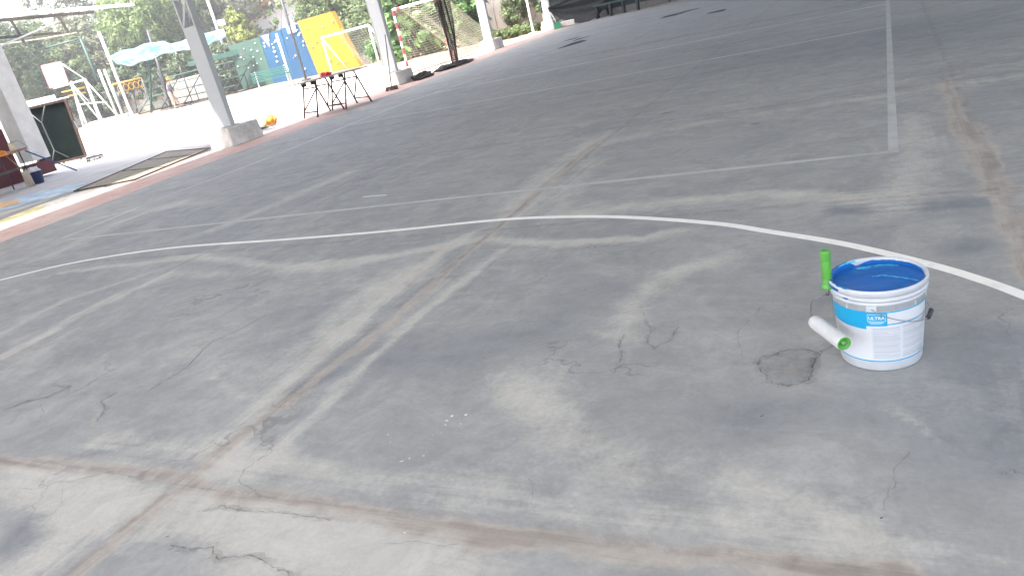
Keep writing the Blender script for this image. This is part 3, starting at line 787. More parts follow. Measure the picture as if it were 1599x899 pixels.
wp = [w1, w1 + Vector((0, 0, -.012)), Vector((HX + .002, HY - .006, .236)), Vector((-0.216, 2.288, 0.251)), Vector((-0.234, 2.287, 0.243)), Vector((-0.247, 2.296, 0.225)), Vector((-0.252, 2.312, 0.197)), Vector((-0.254, 2.319, 0.173)), LE - ax * .004, LE + ax * .02]
MB().tube(catmull([tuple(wp[0])] + [tuple(p) for p in wp] + [tuple(wp[-1])], 5), .0021, 8).build('wire_frame', wire_m, ro)
hk = MB().tube([(HX, HY, .256), (HX - .001, HY - .004, .240), (HX + .001, HY - .003, .228), (HX - .005, HY, .224), (HX - .008, HY, .236)], .0026, 8)
hk.build('hook', wire_m, ro)

# ------------------------------------------------------------------ trestle table with red cloth
tt = thing('trestle_table', (-10.86, 13.35, 0), 'board on thin brown metal folding trestles at the edge of the court', 'table')
L0, L1 = Vector((-11.16, 12.72, 0)), Vector((-10.62, 14.05, 0))
dl = (L1 - L0).normalized(); dw = Vector((dl.y, -dl.x, 0))
MB().plank(L0 - dl * .1 + Vector((0, 0, .745)), L1 + dl * .1 + Vector((0, 0, .745)), .72, .022).build('table_top', mat('grey_board', (.36, .30, .26), .8, var=.2), tt)
for f_ in (.12, .40, .62, .90):
    c_ = L0.lerp(L1, f_); sgn = 1 if f_ in (.12, .62) else -1
    lean = dl * .17 * sgn
    fb = MB()
    for sw in (-1, 1):
        fb.tube([c_ + dw * .31 * sw - lean * .8 + Vector((0, 0, 0)), c_ + dw * .29 * sw + lean * .5 + Vector((0, 0, .73))], .019, 6)
    fb.tube([c_ - dw * .3 - lean * .6 + Vector((0, 0, .12)), c_ + dw * .3 - lean * .6 + Vector((0, 0, .12))], .014, 6)
    fb.tube([c_ - dw * .3 + lean * .35 + Vector((0, 0, .6)), c_ + dw * .3 + lean * .35 + Vector((0, 0, .6))], .014, 6)
    fb.tube([c_ - dw * .3 - lean * .6 + Vector((0, 0, .14)), c_ + dw * .3 + lean * .35 + Vector((0, 0, .6))], .017, 6)
    fb.build('trestle_leg', rust, tt)
    MB().box(c_ + lean * .5 - dw * .31 + Vector((0, 0, .685)), (.11, .05, .09), rz=math.atan2(dl.y, dl.x)).build('bracket', dark_metal, tt)
def crumple(name, c, size, m, label, cat, seed, amp=.35, flat=.5):
    mb = MB(); rnd = random.Random(seed); n, mm = 26, 14; c = Vector(c); off = Vector((seed * 3.1, seed * 1.7, 0))
    vs = []; fs = []
    for i in range(mm + 1):
        ph = math.pi * i / mm
        for k in range(n):
            a_ = 2 * math.pi * k / n
            d_ = Vector((math.sin(ph) * math.cos(a_), math.sin(ph) * math.sin(a_), -math.cos(ph)))
            s_ = 1 + amp * 1.6 * mnoise.noise(d_ * 1.7 + off) + amp * .8 * mnoise.noise(d_ * 5 + off)
            p = Vector((d_.x * size[0] * s_, d_.y * size[1] * s_, max(-.5, d_.z) * size[2] * s_ + size[2] * .5))
            p.z = max(p.z, .003)
            vs.append(c + p)
    for i in range(mm):
        for k in range(n): fs.append((i * n + k, i * n + (k + 1) % n, (i + 1) * n + (k + 1) % n, (i + 1) * n + k))
    mb.add(vs, fs, True)
    return tag(mb.build(name, m, origin=c), label, cat)
crumple('red_cloth', (-10.95, 13.42, .757), (.13, .10, .05), mat('red_cloth', (.42, .03, .05), .9), 'crumpled dark red cloth lying on the trestle table', 'cloth', 3)
crumple('orange_bag', (-12.22, 12.66, .02), (.16, .12, .13), mat('orange_fabric', (.70, .25, .02), .7, var=.3, col2=(.55, .36, .12)), 'crumpled orange bag left on the sunny pavement beside the nearest column', 'bag', 5)
crumple('bag_shadow_patch', (-12.5, 12.4, .004), (.36, .22, .03), mat('bag_shadow_patch', (.05, .05, .055), .9), 'dark flat patch standing in for the shadow of the orange bag', 'cloth', 8, .25)  # dark sheet laid out as the bag's cast shadow
crumple('black_net_heap', (-11.15, 17.55, .004), (.16, .42, .11), mat('black_netting', (.07, .065, .06), .95), 'small heap of black cloth on the kerb right of the second column', 'cloth heap', 11, .4)

# broom leaning on the second column
def broom(label, head, top, hw, headc, handlec, name='broom', hh=.10):
    o = thing(name, head, label, 'broom'); h_, t_ = Vector(head), Vector(top)
    MB().tube([h_ + Vector((0, 0, hh)), t_], .013, 8).build('handle', handlec, o)
    r_, a_ = facing(head)
    mb = MB(); mb.plank(h_ - r_ * hw + Vector((0, 0, hh * .85)), h_ + r_ * hw + Vector((0, 0, hh * .85)), .07, hh * .3)
    mb.build('head', headc, o)
    bb = MB(); rnd = random.Random(2)
    for k in range(26):
        x = -hw + 2 * hw * k / 25
        for q_ in (-.02, .02):
            bb.tube([h_ + r_ * x * .95 + a_ * q_ + Vector((0, 0, hh * .7)), h_ + r_ * x * 1.05 + a_ * q_ * 1.6 + Vector((rnd.uniform(-.01, .01), rnd.uniform(-.01, .01), 0.002))], .006, 4, cap=False)
    bb.build('bristles', headc, o); return o
broom('dark broom leaning against the second column, bristles on the floor', (-10.98, 15.75, 0), (-11.52, 16.86, 1.30), .15, mat('brown_bristle', (.09, .065, .05), .9), dark_metal)

# rusty mesh gate lying on the pavement
mg = thing('mesh_panel', (-12.4, 9.6, 0), 'rusty wire mesh gate lying flat on the pavement left of the nearest column', 'mesh panel')
q4 = [Vector((*(-12.28, 7.791), .03)), Vector((*(-10.98, 8.014), .03)), Vector((*(-11.561, 10.222), .05)), Vector((*(-13.607, 10.901), .05))]
fr = MB()
for a_, b_ in ((0, 1), (1, 2), (2, 3), (3, 0)): fr.tube([q4[a_], q4[b_]], .013, 6)
fr.tube([q4[0].lerp(q4[3], .45), q4[1].lerp(q4[2], .38)], .010, 6); fr.tube([q4[0].lerp(q4[3], .75), q4[1].lerp(q4[2], .75)], .010, 6)
fr.build('frame', rust, mg)
ms = MB()
for k in range(1, 46):
    t = k / 46; ms.tube([q4[0].lerp(q4[3], t), q4[1].lerp(q4[2], t)], .0035, 3, cap=False)
for k in range(1, 22):
    t = k / 22; ms.tube([q4[0].lerp(q4[1], t), q4[3].lerp(q4[2], t)], .0035, 3, cap=False)
ms.build('wire_mesh', mat('dull_wire', (.40, .37, .30), .7), mg)

# ------------------------------------------------------------------ left corner: building, folding table on edge, work table
hb = thing('low_building', (-17.9, 9.0, 0), 'building corner with white pillar and maroon lower wall at the left edge', 'building')
maroon = mat('maroon_paint', (.12, .028, .038), .7, var=.15, scale=3)
cream = mat('cream_render', (.62, .58, .50), .9, var=.08)
PX, PY = -17.78, 10.72
MB().box((PX, PY, 3.0), (.46, .46, 5.2), rz=R(8)).build('pillar', mat('pillar_whitewash', (.62, .62, .61), .85, var=.1, scale=3, bump=.2), hb)
MB().box((PX, PY, .20), (.47, .47, .28), rz=R(8)).build('pillar_base', maroon, hb)
MB().box((PX - .25, PY - 3.25, .62), (.22, 6.0, 1.24), rz=R(3)).build('lower_wall', maroon, hb)
MB().box((PX - .25, PY - 3.25, 2.6), (.05, 5.8, 2.3), rz=R(3)).build('window_pane', mat('dusty_glass', (.42, .42, .36), .25, var=.2, scale=1.5), hb)
wf = MB()
for k in range(5): wf.box((PX - .28 + .052 * (k - 2) * .0, PY - .55 - 1.35 * k, 2.55), (.10, .14, 2.6), rz=R(3))
wf.box((PX - .25, PY - 3.25, 1.28), (.14, 6.0, .08), rz=R(3)); wf.build('window_frame', cream, hb)
MB().box((PX - .25, PY - 3.25, 4.6), (.20, 6.0, 1.7), rz=R(3)).build('upper_wall', cream, hb)

ft = thing('folding_table', (-20.1, 12.9, 0), 'dark green folding table stood on its edge with its metal legs folded', 'table')
A_, B_ = Vector((-20.62, 12.5, .06)), Vector((-19.55, 13.1, .06))
rt_ = (B_ - A_).normalized(); aw = Vector((-rt_.y, rt_.x, 0)); up_ = (Vector((0, 0, 1)) + aw * .12).normalized()
def PT(u, v, o=0.0): return A_ + rt_ * (1.28 * u) + up_ * (1.52 * v) - aw * o
pm = MB()
pm.add([PT(0, 0), PT(1, 0), PT(1, 1), PT(0, 1), PT(0, 0, -.03), PT(1, 0, -.03), PT(1, 1, -.03), PT(0, 1, -.03)], [(0, 1, 2, 3), (7, 6, 5, 4), (0, 4, 5, 1), (1, 5, 6, 2), (2, 6, 7, 3), (3, 7, 4, 0)])
pm.build('table_top', mat('dark_green_board', (.006, .011, .010), .85, var=.25, spec=.06), ft)
fm_ = MB()
for a_, b_ in (((0, 0), (1, 0)), ((1, 0), (1, 1)), ((1, 1), (0, 1)), ((0, 1), (0, 0))): fm_.plank(PT(*a_, .03), PT(*b_, .03), .06, .06, up=-aw)
fm_.build('frame', rust, ft)
lg = MB(); gm = mat('grey_tube', (.09, .10, .105), .5)
lg.tube([PT(.18, .96, .07), PT(.38, .72, .08), PT(.42, .22, .08), PT(.66, .05, .07)], .018, 6)
lg.tube([PT(.56, .98, .07), PT(.38, .72, .08)], .014, 6); lg.tube([PT(.42, .22, .08), PT(.30, .04, .07)], .014, 6)
lg.build('folded_leg', gm, ft)
for u in (.12, .5, .88): MB().ball(PT(u, 0, .02) + Vector((0, 0, -.03)), (.03, .03, .03), 8, 6).build('foot', rust, ft)

wt = thing('work_table', (-17.35, 9.55, 0), 'small wooden work table with dark legs in front of the maroon wall', 'table')
a_, b_ = Vector((-16.35, 9.75, .76)), Vector((-15.7, 8.3, .76))
t_ = (b_ - a_).normalized(); n_ = Vector((t_.y, -t_.x, 0))
if n_.dot(a_) < 0: n_ = -n_
MB().plank(a_ + n_ * .25, b_ + n_ * .25, .6, .04).build('table_top', mat('red_brown_wood', (.30, .15, .11), .7, var=.2), wt)
for u in (.12, .95):
    for q_ in (.02, .48):
        c_ = a_.lerp(b_, u) + n_ * q_
        MB().tube([(c_.x, c_.y, 0), (c_.x, c_.y, .76)], .014, 6).build('leg', dark_metal, wt)
MB().plank(a_.lerp(b_, .12) + n_ * .05 + Vector((0, 0, -.35)), a_.lerp(b_, .95) + n_ * .05 + Vector((0, 0, -.35)), .03, .05).build('rail', dark_metal, wt)
rl = thing('long_paint_roller', tuple(Vector((-16.263, 9.41, 0.72))), 'used yellowish paint roller on a long blue pole propped on the work table', 'paint roller')
c_ = Vector((-16.259, 9.453, 0.817))
MB().tube([c_ + Vector((-.02, 0, -.1)), c_ + Vector((.02, 0, .12))], .055, 12).build('sleeve', mat('used_fleece', (.62, .56, .40), .95), rl)
MB().tube([c_ + Vector((0, 0, .13)), c_ + Vector((.12, .10, .14)), c_ + Vector((.2, .2, -.02)), Vector((-16.128, 9.609, 0.719))], .008, 6).build('wire_frame', wire_m, rl)
MB().tube([Vector((-16.128, 9.609, 0.719)), Vector((*(-16.325, 10.626), .02))], .016, 8).build('pole', mat('blue_pole', (.04, .07, .20), .5), rl)
crumple('orange_rag', tuple(Vector((-15.989, 8.956, 0.73))), (.14, .14, .08), mat('orange_rag', (.8, .30, .05), .9), 'orange rag on the work table at the left edge', 'rag', 12)
bb = thing('blue_bucket', (*(-16.37, 9.709), 0), 'small dark blue bucket holding a white rag beside the white pillar', 'bucket')
c_ = (*(-16.37, 9.709), 0)
MB().lathe([(0, .005), (.12, .005), (.12, 0), (.13, .01), (.168, .25), (.180, .255), (.178, .262), (.162, .26), (.15, .18), (0, .18)], 24, c_).build('tub', mat('blue_plastic', (.015, .03, .12), .4), bb)
crumple('white_rag', (c_[0], c_[1], .20), (.13, .13, .10), mat('white_rag', (.75, .75, .74), .9), 'white rag stuffed in the small blue bucket', 'rag', 14)
broom('pale straw broom standing between the work table and blue bucket', (*(-16.086, 9.386), 0), tuple(Vector((-16.086, 9.386)).to_3d() + Vector((-.6, -.12, 1.1))), .07, mat('straw', (.52, .45, .36), .95), mat('wood_pole', (.35, .25, .16), .7), hh=.34)
broom('black broom with a thin handle propped on the folded green table', (*(-17.967, 12.287), 0), tuple(PT(1.02, .62, .05)), .20, mat('black_bristle', (.04, .04, .04), .9), gm)
# T handle
hp = thing('handlebar_post', (*(-22.534, 13.637), 0), 'black T-shaped handlebar on a thin post in front of the white wall', 'exercise post')
c_ = Vector((*(-22.534, 13.637), 0)); r_, a_ = facing(c_)
MB().tube([c_, c_ + Vector((0, 0, 1.75))], .022, 8).build('post', gm, hp)
MB().tube([c_ - r_ * .26 + Vector((0, 0, 1.72)), c_ - r_ * .1 + Vector((0, 0, 1.80)), c_ + r_ * .1 + Vector((0, 0, 1.80)), c_ + r_ * .26 + Vector((0, 0, 1.74))], .022, 8).build('handlebar', dark_metal, hp)

# white garden wall
A_, B_ = Vector((*(-40.245, 20.753), 0)), Vector((*(-37.357, 24.851), 0))
n_ = (B_ - A_).normalized()
MB_ = MB().plank(A_ + Vector((0, 0, 1.08)), B_ + Vector((0, 0, 1.08)), .22, 2.16)
tag(MB_.build('garden_wall', mat('white_wall', (.72, .72, .70), .9, var=.06), origin=A_), 'plain white garden wall behind the upturned green table', 'wall')

# ------------------------------------------------------------------ shed canopy at top left
sc_ = thing('shed_canopy', tuple((-26.735, 15.012, 3.051)), 'corrugated canopy with white edge and dark rafters at top left', 'canopy')
e0, e1 = Vector((-25.564, 15.098, 4.559)), Vector((-27.057, 22.788, 4.716)); e1.z = e0.z = 4.6
dv = (e1 - e0).normalized(); nv = Vector((-dv.y, dv.x, 0))
if nv.dot(e0) < 0: nv = -nv
g1 = []; g2 = []
N = 120
for k in range(N + 1):
    p = e0.lerp(e1, k / N); zz = .03 * math.sin(k * 1.9)
    g1.append(p + Vector((0, 0, zz + .05))); g2.append(p + nv * 1.1 + Vector((0, 0, .20 + zz)))
mb = MB(); mb.sheet([g1, g2]); mb.sheet([[p - Vector((0, 0, .012)) for p in g2], [p - Vector((0, 0, .012)) for p in g1]])
mb.build('corrugated_sheet', mat('pale_roofing', (.68, .67, .66), .6), sc_)
MB().plank(e0 - nv * .02 + Vector((0, 0, .01)), e1 - nv * .02 + Vector((0, 0, .01)), .03, .10).build('edge_trim', white_paint, sc_)
raf = mat('dark_wood', (.10, .085, .075), .85, var=.25)
MB().plank(e0 + nv * .1 - Vector((0, 0, .12)), e0.lerp(e1, .72) + nv * .1 - Vector((0, 0, .12)), .08, .10).build('edge_beam', raf, sc_)
MB().plank(e0 + nv * .1 - Vector((0, 0, .62)), e0.lerp(e1, .47) + nv * .1 - Vector((0, 0, .72)), .07, .08).build('lower_beam', raf, sc_)
for u, dz in ((.24, 1.0), (.50, .75), (.02, .9)):
    p = e0.lerp(e1, u) + nv * .1
    MB().plank(p - Vector((0, 0, .15)), p + dv * .15 - Vector((0, 0, dz)), .07, .07, up=dv).build('strut', raf, sc_)
p0, p1 = Vector((-25.614, 15.234, 3.514)), Vector((-25.946, 18.409, 4.2))
MB().plank(p0, p1, .5, .03).build('sloping_sheet', mat('weathered_sheet', (.30, .29, .28), .8), sc_)
cab = MB().tube(catmull([(-33.382, 19.213, 4.485), (-32.457, 19.693, 4.378), (-34.686, 23.42, 4.572), (-37.006, 27.122, 4.829), (-38.028, 29.034, 4.916)], 6), .02, 5)
tag(cab.build('cable', mat('cream_cable', (.7, .62, .4), .7), origin=(-32.457, 19.693, 4.378)), 'cream cable stretched across the trees under the canopy', 'cable')

# ------------------------------------------------------------------ basketball stand
bs = thing('basketball_stand', (*(-48.7, 34.361), 0), 'white tubular basketball stand with a blank square backboard', 'basketball stand')
q = [Vector((-49.86, 33.109, 4.344)), Vector((-48.721, 33.754, 4.339)), Vector((-48.297, 33.407, 2.965)), Vector((-49.418, 32.744, 2.908))]
back = Vector((-.8, .6, 0)) * .05
mb = MB(); mb.add(q + [p + back for p in q], [(3, 2, 1, 0), (4, 5, 6, 7), (0, 1, 5, 4), (1, 2, 6, 5), (2, 3, 7, 6), (3, 0, 4, 7)])
mb.build('backboard', mat('white_board', (.80, .80, .80), .4, var=.03), bs)
mb = MB()
for a_, b_ in ((0, 1), (0, 3), (2, 3), (1, 2)): mb.tube([q[a_], q[b_]], .035, 6)
mb.build('board_edge', mat('pinkish_red', (.62, .20, .24), .6), bs)
c_ = q[3].lerp(q[2], .45).lerp(q[0].lerp(q[1], .5), .18) - back * .5; r_, a_ = facing(c_)
MB().tube([c_ + .2 * (math.cos(t) * r_ + math.sin(t) * a_) - a_ * .28 for t in [2 * math.pi * k / 20 for k in range(21)]], .016, 6).build('hoop', dark_metal, bs)
mb = MB()
for p0, p1 in (((-48.85, 33.857, 4.177), (-48.296, 34.64, 2.977)), ((-48.516, 33.491, 2.88), (-48.296, 34.64, 2.977)), ((-49.431, 32.965, 2.868), (-48.877, 35.038, 2.957)), ((-49.395, 32.965, 2.82), (-49.651, 35.573, 2.943)),
               ((-48.593, 33.438, 2.859), (-49.651, 35.573, 2.943))): mb.tube([p0, p1], .045, 6)
mb.build('arm', white_paint, bs)
for p0, p1 in (((-49.15, 34.124, 2.907), (*(-48.249, 33.39), .02)), ((-48.296, 34.64, 2.977), (*(-47.32, 33.918), .02)), ((-50.679, 35.289, 3.071), (*(-50.225, 34.476), .02)), ((-49.841, 35.748, 3.031), (*(-49.142, 35.092), .02))):
    MB().tube([p0, p1], .07, 6).build('upright', white_paint, bs)
mb = MB()
for p0, p1 in (((-48.297, 34.622, 2.938), (-46.348, 34.518, 0.109)), ((-49.115, 34.106, 2.819), (-47.431, 33.913, 0.135)), ((-48.814, 33.716, 1.51), (-47.196, 34.535, 1.273)), ((-49.112, 34.142, 2.898), (-49.04, 34.808, 1.493)),
               ((*(-48.481, 33.257), .08), (*(-46.197, 34.557), .08)), ((-50.574, 32.968, 2.1), (-49.295, 33.698, 2.106))): mb.tube([p0, p1], .045, 6)
mb.build('brace', white_paint, bs)
MB().box((*(-46.272, 33.9), .12), (2.6, 1.2, .24), rz=R(30)).build('ballast', ped_m, bs)

for (p0, p1, lab_) in (((-42.227, 32.395), (-43.584, 33.845, 5.18), 'tall white pole holding the left end of the blue tarpaulin'),
                      ((-49.171, 36.549), (-50.196, 37.435, 3.425), 'left one of two short white poles beside the basketball stand'),
                      ((-48.843, 36.735), (-49.83, 37.605, 3.335), 'right one of two short white poles beside the basketball stand')):
    o_ = MB().tube([(p0[0], p0[1], 0), (p0[0], p0[1], p1[2])], .085, 8); o_.box((p0[0], p0[1], .05), (.5, .5, .1))
    tag(o_.build('white_pole', white_paint, origin=(p0[0], p0[1], 0)), lab_, 'pole')

# gymnastic rings
gy = thing('ring_frame', (*(-44.725, 35.394), 0), 'orange bar with five hanging rings between the white poles and bleachers', 'climbing frame')
orange = mat('orange_tube', (.55, .24, .02), .5)
ra, rb2 = Vector((-46.658, 35.246, 2.218)), Vector((-44.915, 36.242, 2.229)); rb2.z = ra.z
MB().tube([ra, rb2], .05, 6).build('bar', orange, gy)
MB().tube([(-50.702, 34.299, 2.509), (-49.242, 35.115, 2.477)], .05, 6).build('side_bar', orange, gy)
MB().tube([(-50.812, 34.709, 2.18), (-49.736, 35.313, 2.163)], .05, 6).build('side_bar', orange, gy)
for u in (.2, .4, .58, .75, .92):
    c_ = ra.lerp(rb2, u); r_, a_ = facing(c_)
    rg = [c_ + r_ * (.15 * math.sin(t)) + Vector((0, 0, -.36 - .22 * math.cos(t) - (.0 if math.cos(t) < 0 else 0))) for t in [2 * math.pi * k / 14 for k in range(15)]]
    m_ = MB().tube(rg, .025, 6); m_.tube([c_, c_ + Vector((-.07, 0, -.2))], .02, 4)
    m_.build('ring', orange, gy)
for pp_ in (ra, rb2): MB().tube([(pp_.x, pp_.y, 0), pp_], .05, 6).build('post', gm, gy)

# green frame
gf = thing('green_pole_frame', (*(-53.166, 37.96), 0), 'tall thin green pole frame rising behind the basketball stand', 'pole frame')
a_, b_ = Vector((-58.092, 38.94, 5.954)), Vector((-54.29, 39.93, 6.084)); b_.z = a_.z = (a_.z + b_.z) / 2
MB().tube([a_, b_], .07, 6).build('crossbar', green_paint, gf)
for p in (a_, b_): MB().tube([(p.x, p.y, 0), p], .10, 6).build('post', green_paint, gf)

# ------------------------------------------------------------------ blue tarpaulin and its poles
tarp_m = mat('blue_white_tarp', (.19, .29, .34), .5, var=.1, scale=1.3, col2=(.05, .18, .28), thresh=(.44, .5), trans=.35)
F = [(174,92), (182,99)]
front = [(-40.173, 30.907, 3.54), (-39.886, 30.922, 3.196), (-39.429, 31.076, 2.947), (-38.765, 31.428, 2.887), (-38.402, 32.319, 3.053), (-38.089, 33.176, 3.204), (-37.564, 34.012, 3.027), (-36.766, 35.099, 3.07), (-36.245, 36.169, 3.443)]
backe = [(-43.509, 33.455, 3.887), (-43.065, 34.367, 3.991), (-42.189, 34.886, 4.039), (-41.206, 35.454, 4.061), (-40.667, 35.672, 3.854), (-40.163, 35.889, 3.693), (-39.575, 36.291, 3.849), (-38.627, 36.859, 3.916), (-37.465, 37.478, 3.819)]
fr_ = catmull([front[0]] + front + [front[-1]], 5); bk_ = catmull([backe[0]] + backe + [backe[-1]], 5)
grid = []
for i in range(9):
    t = i / 8; row = []
    for k, (a_, b_) in enumerate(zip(fr_, bk_)):
        p = Vector(a_).lerp(Vector(b_), t); p.z += -.25 * math.sin(math.pi * t) + .05 * math.sin(k * .9 + i * .5); row.append(p)
    grid.append(row)
tag(MB().sheet(grid).build('tarpaulin', tarp_m, origin=backe[3]), 'sagging light blue and white tarpaulin strung over the playground', 'tarpaulin')
for (gx_, tp_, r_, m_, lab_) in (((-41.717, 33.421), (-41.711, 34.786, 3.173), .07, green_paint, 'green pole propping the middle of the blue tarpaulin'),
                           ((-42.314, 35.538), (-43.537, 36.98, 4.984), .09, dark_metal, 'dark leaning pole behind the blue tarpaulin')):
    tag(MB().tube([(gx_[0], gx_[1], 0), tp_], r_, 8).build('tarpaulin_pole', m_, origin=(gx_[0], gx_[1], 0)), lab_, 'pole')

# ------------------------------------------------------------------ bleachers
bl = thing('bleachers', (*(-40.633, 35.266), 0), 'green tubular bleachers in rows under the blue tarpaulin', 'bleachers')
A_, B_ = Vector((*(-45.954, 35.309), 0)), Vector((*(-36.34, 35.866), 0)); dB = (B_ - A_).normalized(); aB = Vector((-dB.y, dB.x, 0))
if aB.dot(A_) < 0: aB = -aB
gdull = mat('dull_green_plank', (.07, .13, .11), .8, var=.2)
for k in range(5):
    u0 = (.04, .10, .16, .24, .38)[k]
    p0, p1 = A_.lerp(B_, u0) + aB * .7 * k + Vector((0, 0, .45 + .48 * k)), B_ + aB * .7 * k + Vector((0, 0, .45 + .48 * k))
    MB().plank(p0, p1, .28 if k != 4 else .12, .07 if k != 4 else .32).build('seat_plank', gdull if k < 4 else green_paint, bl)
for u in (.06, .28, .5, .72, .96):
    m_ = MB(); q0 = A_.lerp(B_, u)
    m_.tube([q0, q0 + aB * 2.9 + Vector((0, 0, 2.0))], .04, 6); m_.tube([q0 + aB * 2.9, q0 + aB * 2.9 + Vector((0, 0, 2.4))], .04, 6)
    m_.tube([q0, q0 + aB * 2.9], .04, 6); m_.tube([q0 + aB * 1.4, q0 + aB * 1.4 + Vector((0, 0, 1.0))], .035, 6)
    m_.build('side_frame', dark_metal, bl)

# ------------------------------------------------------------------ person sweeping
SK = mat('skin', (.45, .26, .18), .6)
def skinned(name, joints, edges, m, parent, sub=2, root=0):
    me = bpy.data.meshes.new(name); me.from_pydata([j[0] for j in joints], edges, []); me.materials.append(m)
    o = bpy.data.objects.new(name, me); COL.objects.link(o); o.parent = parent
    sk = o.modifiers.new('skin', 'SKIN')
    for i, j in enumerate(joints):
        r_ = j[1]; me.skin_vertices[0].data[i].radius = (r_, r_) if not isinstance(r_, tuple) else r_
    me.skin_vertices[0].data[root].use_root = True
    sk.use_smooth_shade = True
    s_ = o.modifiers.new('sub', 'SUBSURF'); s_.levels = sub; s_.render_levels = sub
    return o
pc = (*(-37.334, 31.617), 0)
pe = thing('person', pc, 'person in orange cap, dark blue shirt and tan shorts sweeping, bent forward', 'person')
r_, a_ = facing(pc); pe.rotation_euler = (0, 0, math.atan2(r_.y, r_.x))       # local +x = to the right in view
J = [((0, 0, .86), .11), ((.02, 0, 1.05), .12), ((.06, 0, 1.25), .145), ((.09, 0, 1.39), .115), ((.13, 0, 1.46), .058), ((.155, 0, 1.54), .082), ((.17, 0, 1.62), .086),
     ((-.02, -.09, .80), .085), ((.07, -.11, .45), .062), ((-.01, -.12, .09), .040), ((.12, -.13, .03), .035),
     ((0, .09, .80), .085), ((.20, .11, .47), .062), ((.36, .12, .10), .040), ((.48, .12, .04), .035),
     ((.08, -.19, 1.34), .065), ((.16, -.23, 1.10), .048), ((.34, -.16, .98), .034), ((.41, -.13, .97), .028),
     ((.10, .19, 1.34), .065), ((.22, .22, 1.12), .048), ((.42, .14, 1.08), .034), ((.49, .11, 1.08), .028)]
E_ = [(0, 1), (1, 2), (2, 3), (3, 4), (4, 5), (5, 6), (0, 7), (7, 8), (8, 9), (9, 10), (0, 11), (11, 12), (12, 13), (13, 14), (3, 15), (15, 16), (16, 17), (17, 18), (3, 19), (19, 20), (20, 21), (21, 22)]
skinned('body', J, E_, SK, pe)
def grow(j, k): return (j[0], j[1] * k)
skinned('shirt', [((-.01, 0, .77), .155), grow(J[1], 1.16), grow(J[2], 1.14), grow(J[3], 1.12), grow(J[15], 1.5), grow(J[16], 1.35), ((.28, -.18, 1.02), .048), grow(J[19], 1.5), grow(J[20], 1.35), ((.34, .17, 1.10), .048), ((.125, 0, 1.465), .085)],
        [(0, 1), (1, 2), (2, 3), (3, 4), (4, 5), (5, 6), (3, 7), (7, 8), (8, 9), (3, 10)], mat('navy_shirt', (.055, .065, .09), .9), pe)
skinned('shorts', [((0, 0, .86), .14), ((0, 0, 1.02), .12), ((-.01, -.09, .76), .115), ((.06, -.11, .46), .10), ((.01, .09, .76), .115), ((.18, .11, .48), .10)], [(0, 1), (0, 2), (2, 3), (0, 4), (4, 5)], mat('tan_shorts', (.36, .25, .21), .9), pe)
hc = MB().ball((.165, 0, 1.66), (.112, .102, .095), 14, 8); hc.ball((.27, 0, 1.64), (.08, .075, .02), 12, 4)
hr = MB().ball((.135, 0, 1.605), (.095, .092, .085), 12, 8).build('hair', mat('dark_hair', (.03, .022, .018), .9)); hr.parent = pe
no = MB().ball((.258, 0, 1.585), (.016, .012, .02), 8, 6).build('nose', SK); no.parent = pe
o_ = hc.build('cap', mat('orange_cap', (.60, .19, .01), .8)); o_.parent = pe
for y_ in (-.11, .11):
    m_ = MB(); m_.ball((.40 if y_ < 0 else .48, y_, .97 if y_ < 0 else 1.08), (.04, .028, .045), 8, 6)
for (x_, y_, z_) in ((.08, -.13, .045), (.44, .12, .05)):
    o_ = MB().ball((x_, y_, z_), (.14, .05, .045), 10, 6).build('shoe', dark_metal); o_.parent = pe
for k in range(4):
    for (hx_, hy_, hz_) in ((.44, -.12, .97), (.52, .105, 1.08)):
        m_ = MB()
        m_.tube([(hx_ - .02, hy_, hz_ + .02 - .016 * k), (hx_ + .025, hy_ - .02, hz_ + .02 - .016 * k), (hx_ + .03, hy_ + .02, hz_ + .018 - .016 * k)], .009, 5)
        o_ = m_.build('finger', SK); o_.parent = pe
hd = Matrix.Rotation(pe.rotation_euler.z, 4, 'Z')
def pw(p): return Vector(pc) + (hd @ Vector(p))
bro = thing('sweeping_broom', tuple(pw((.86, 0, 0))), 'long-handled broom held by the sweeping person', 'broom')
MB().tube([pw((.38, -.02, 1.25)), pw((.46, -.01, 1.03)), pw((.86, 0, .08))], .016, 6).build('handle', mat('wood_pole', (.35, .25, .16), .7), bro)
MB().plank(pw((.86, -.2, .05)), pw((.86, .2, .05)), .08, .1).build('head', dark_metal, bro)

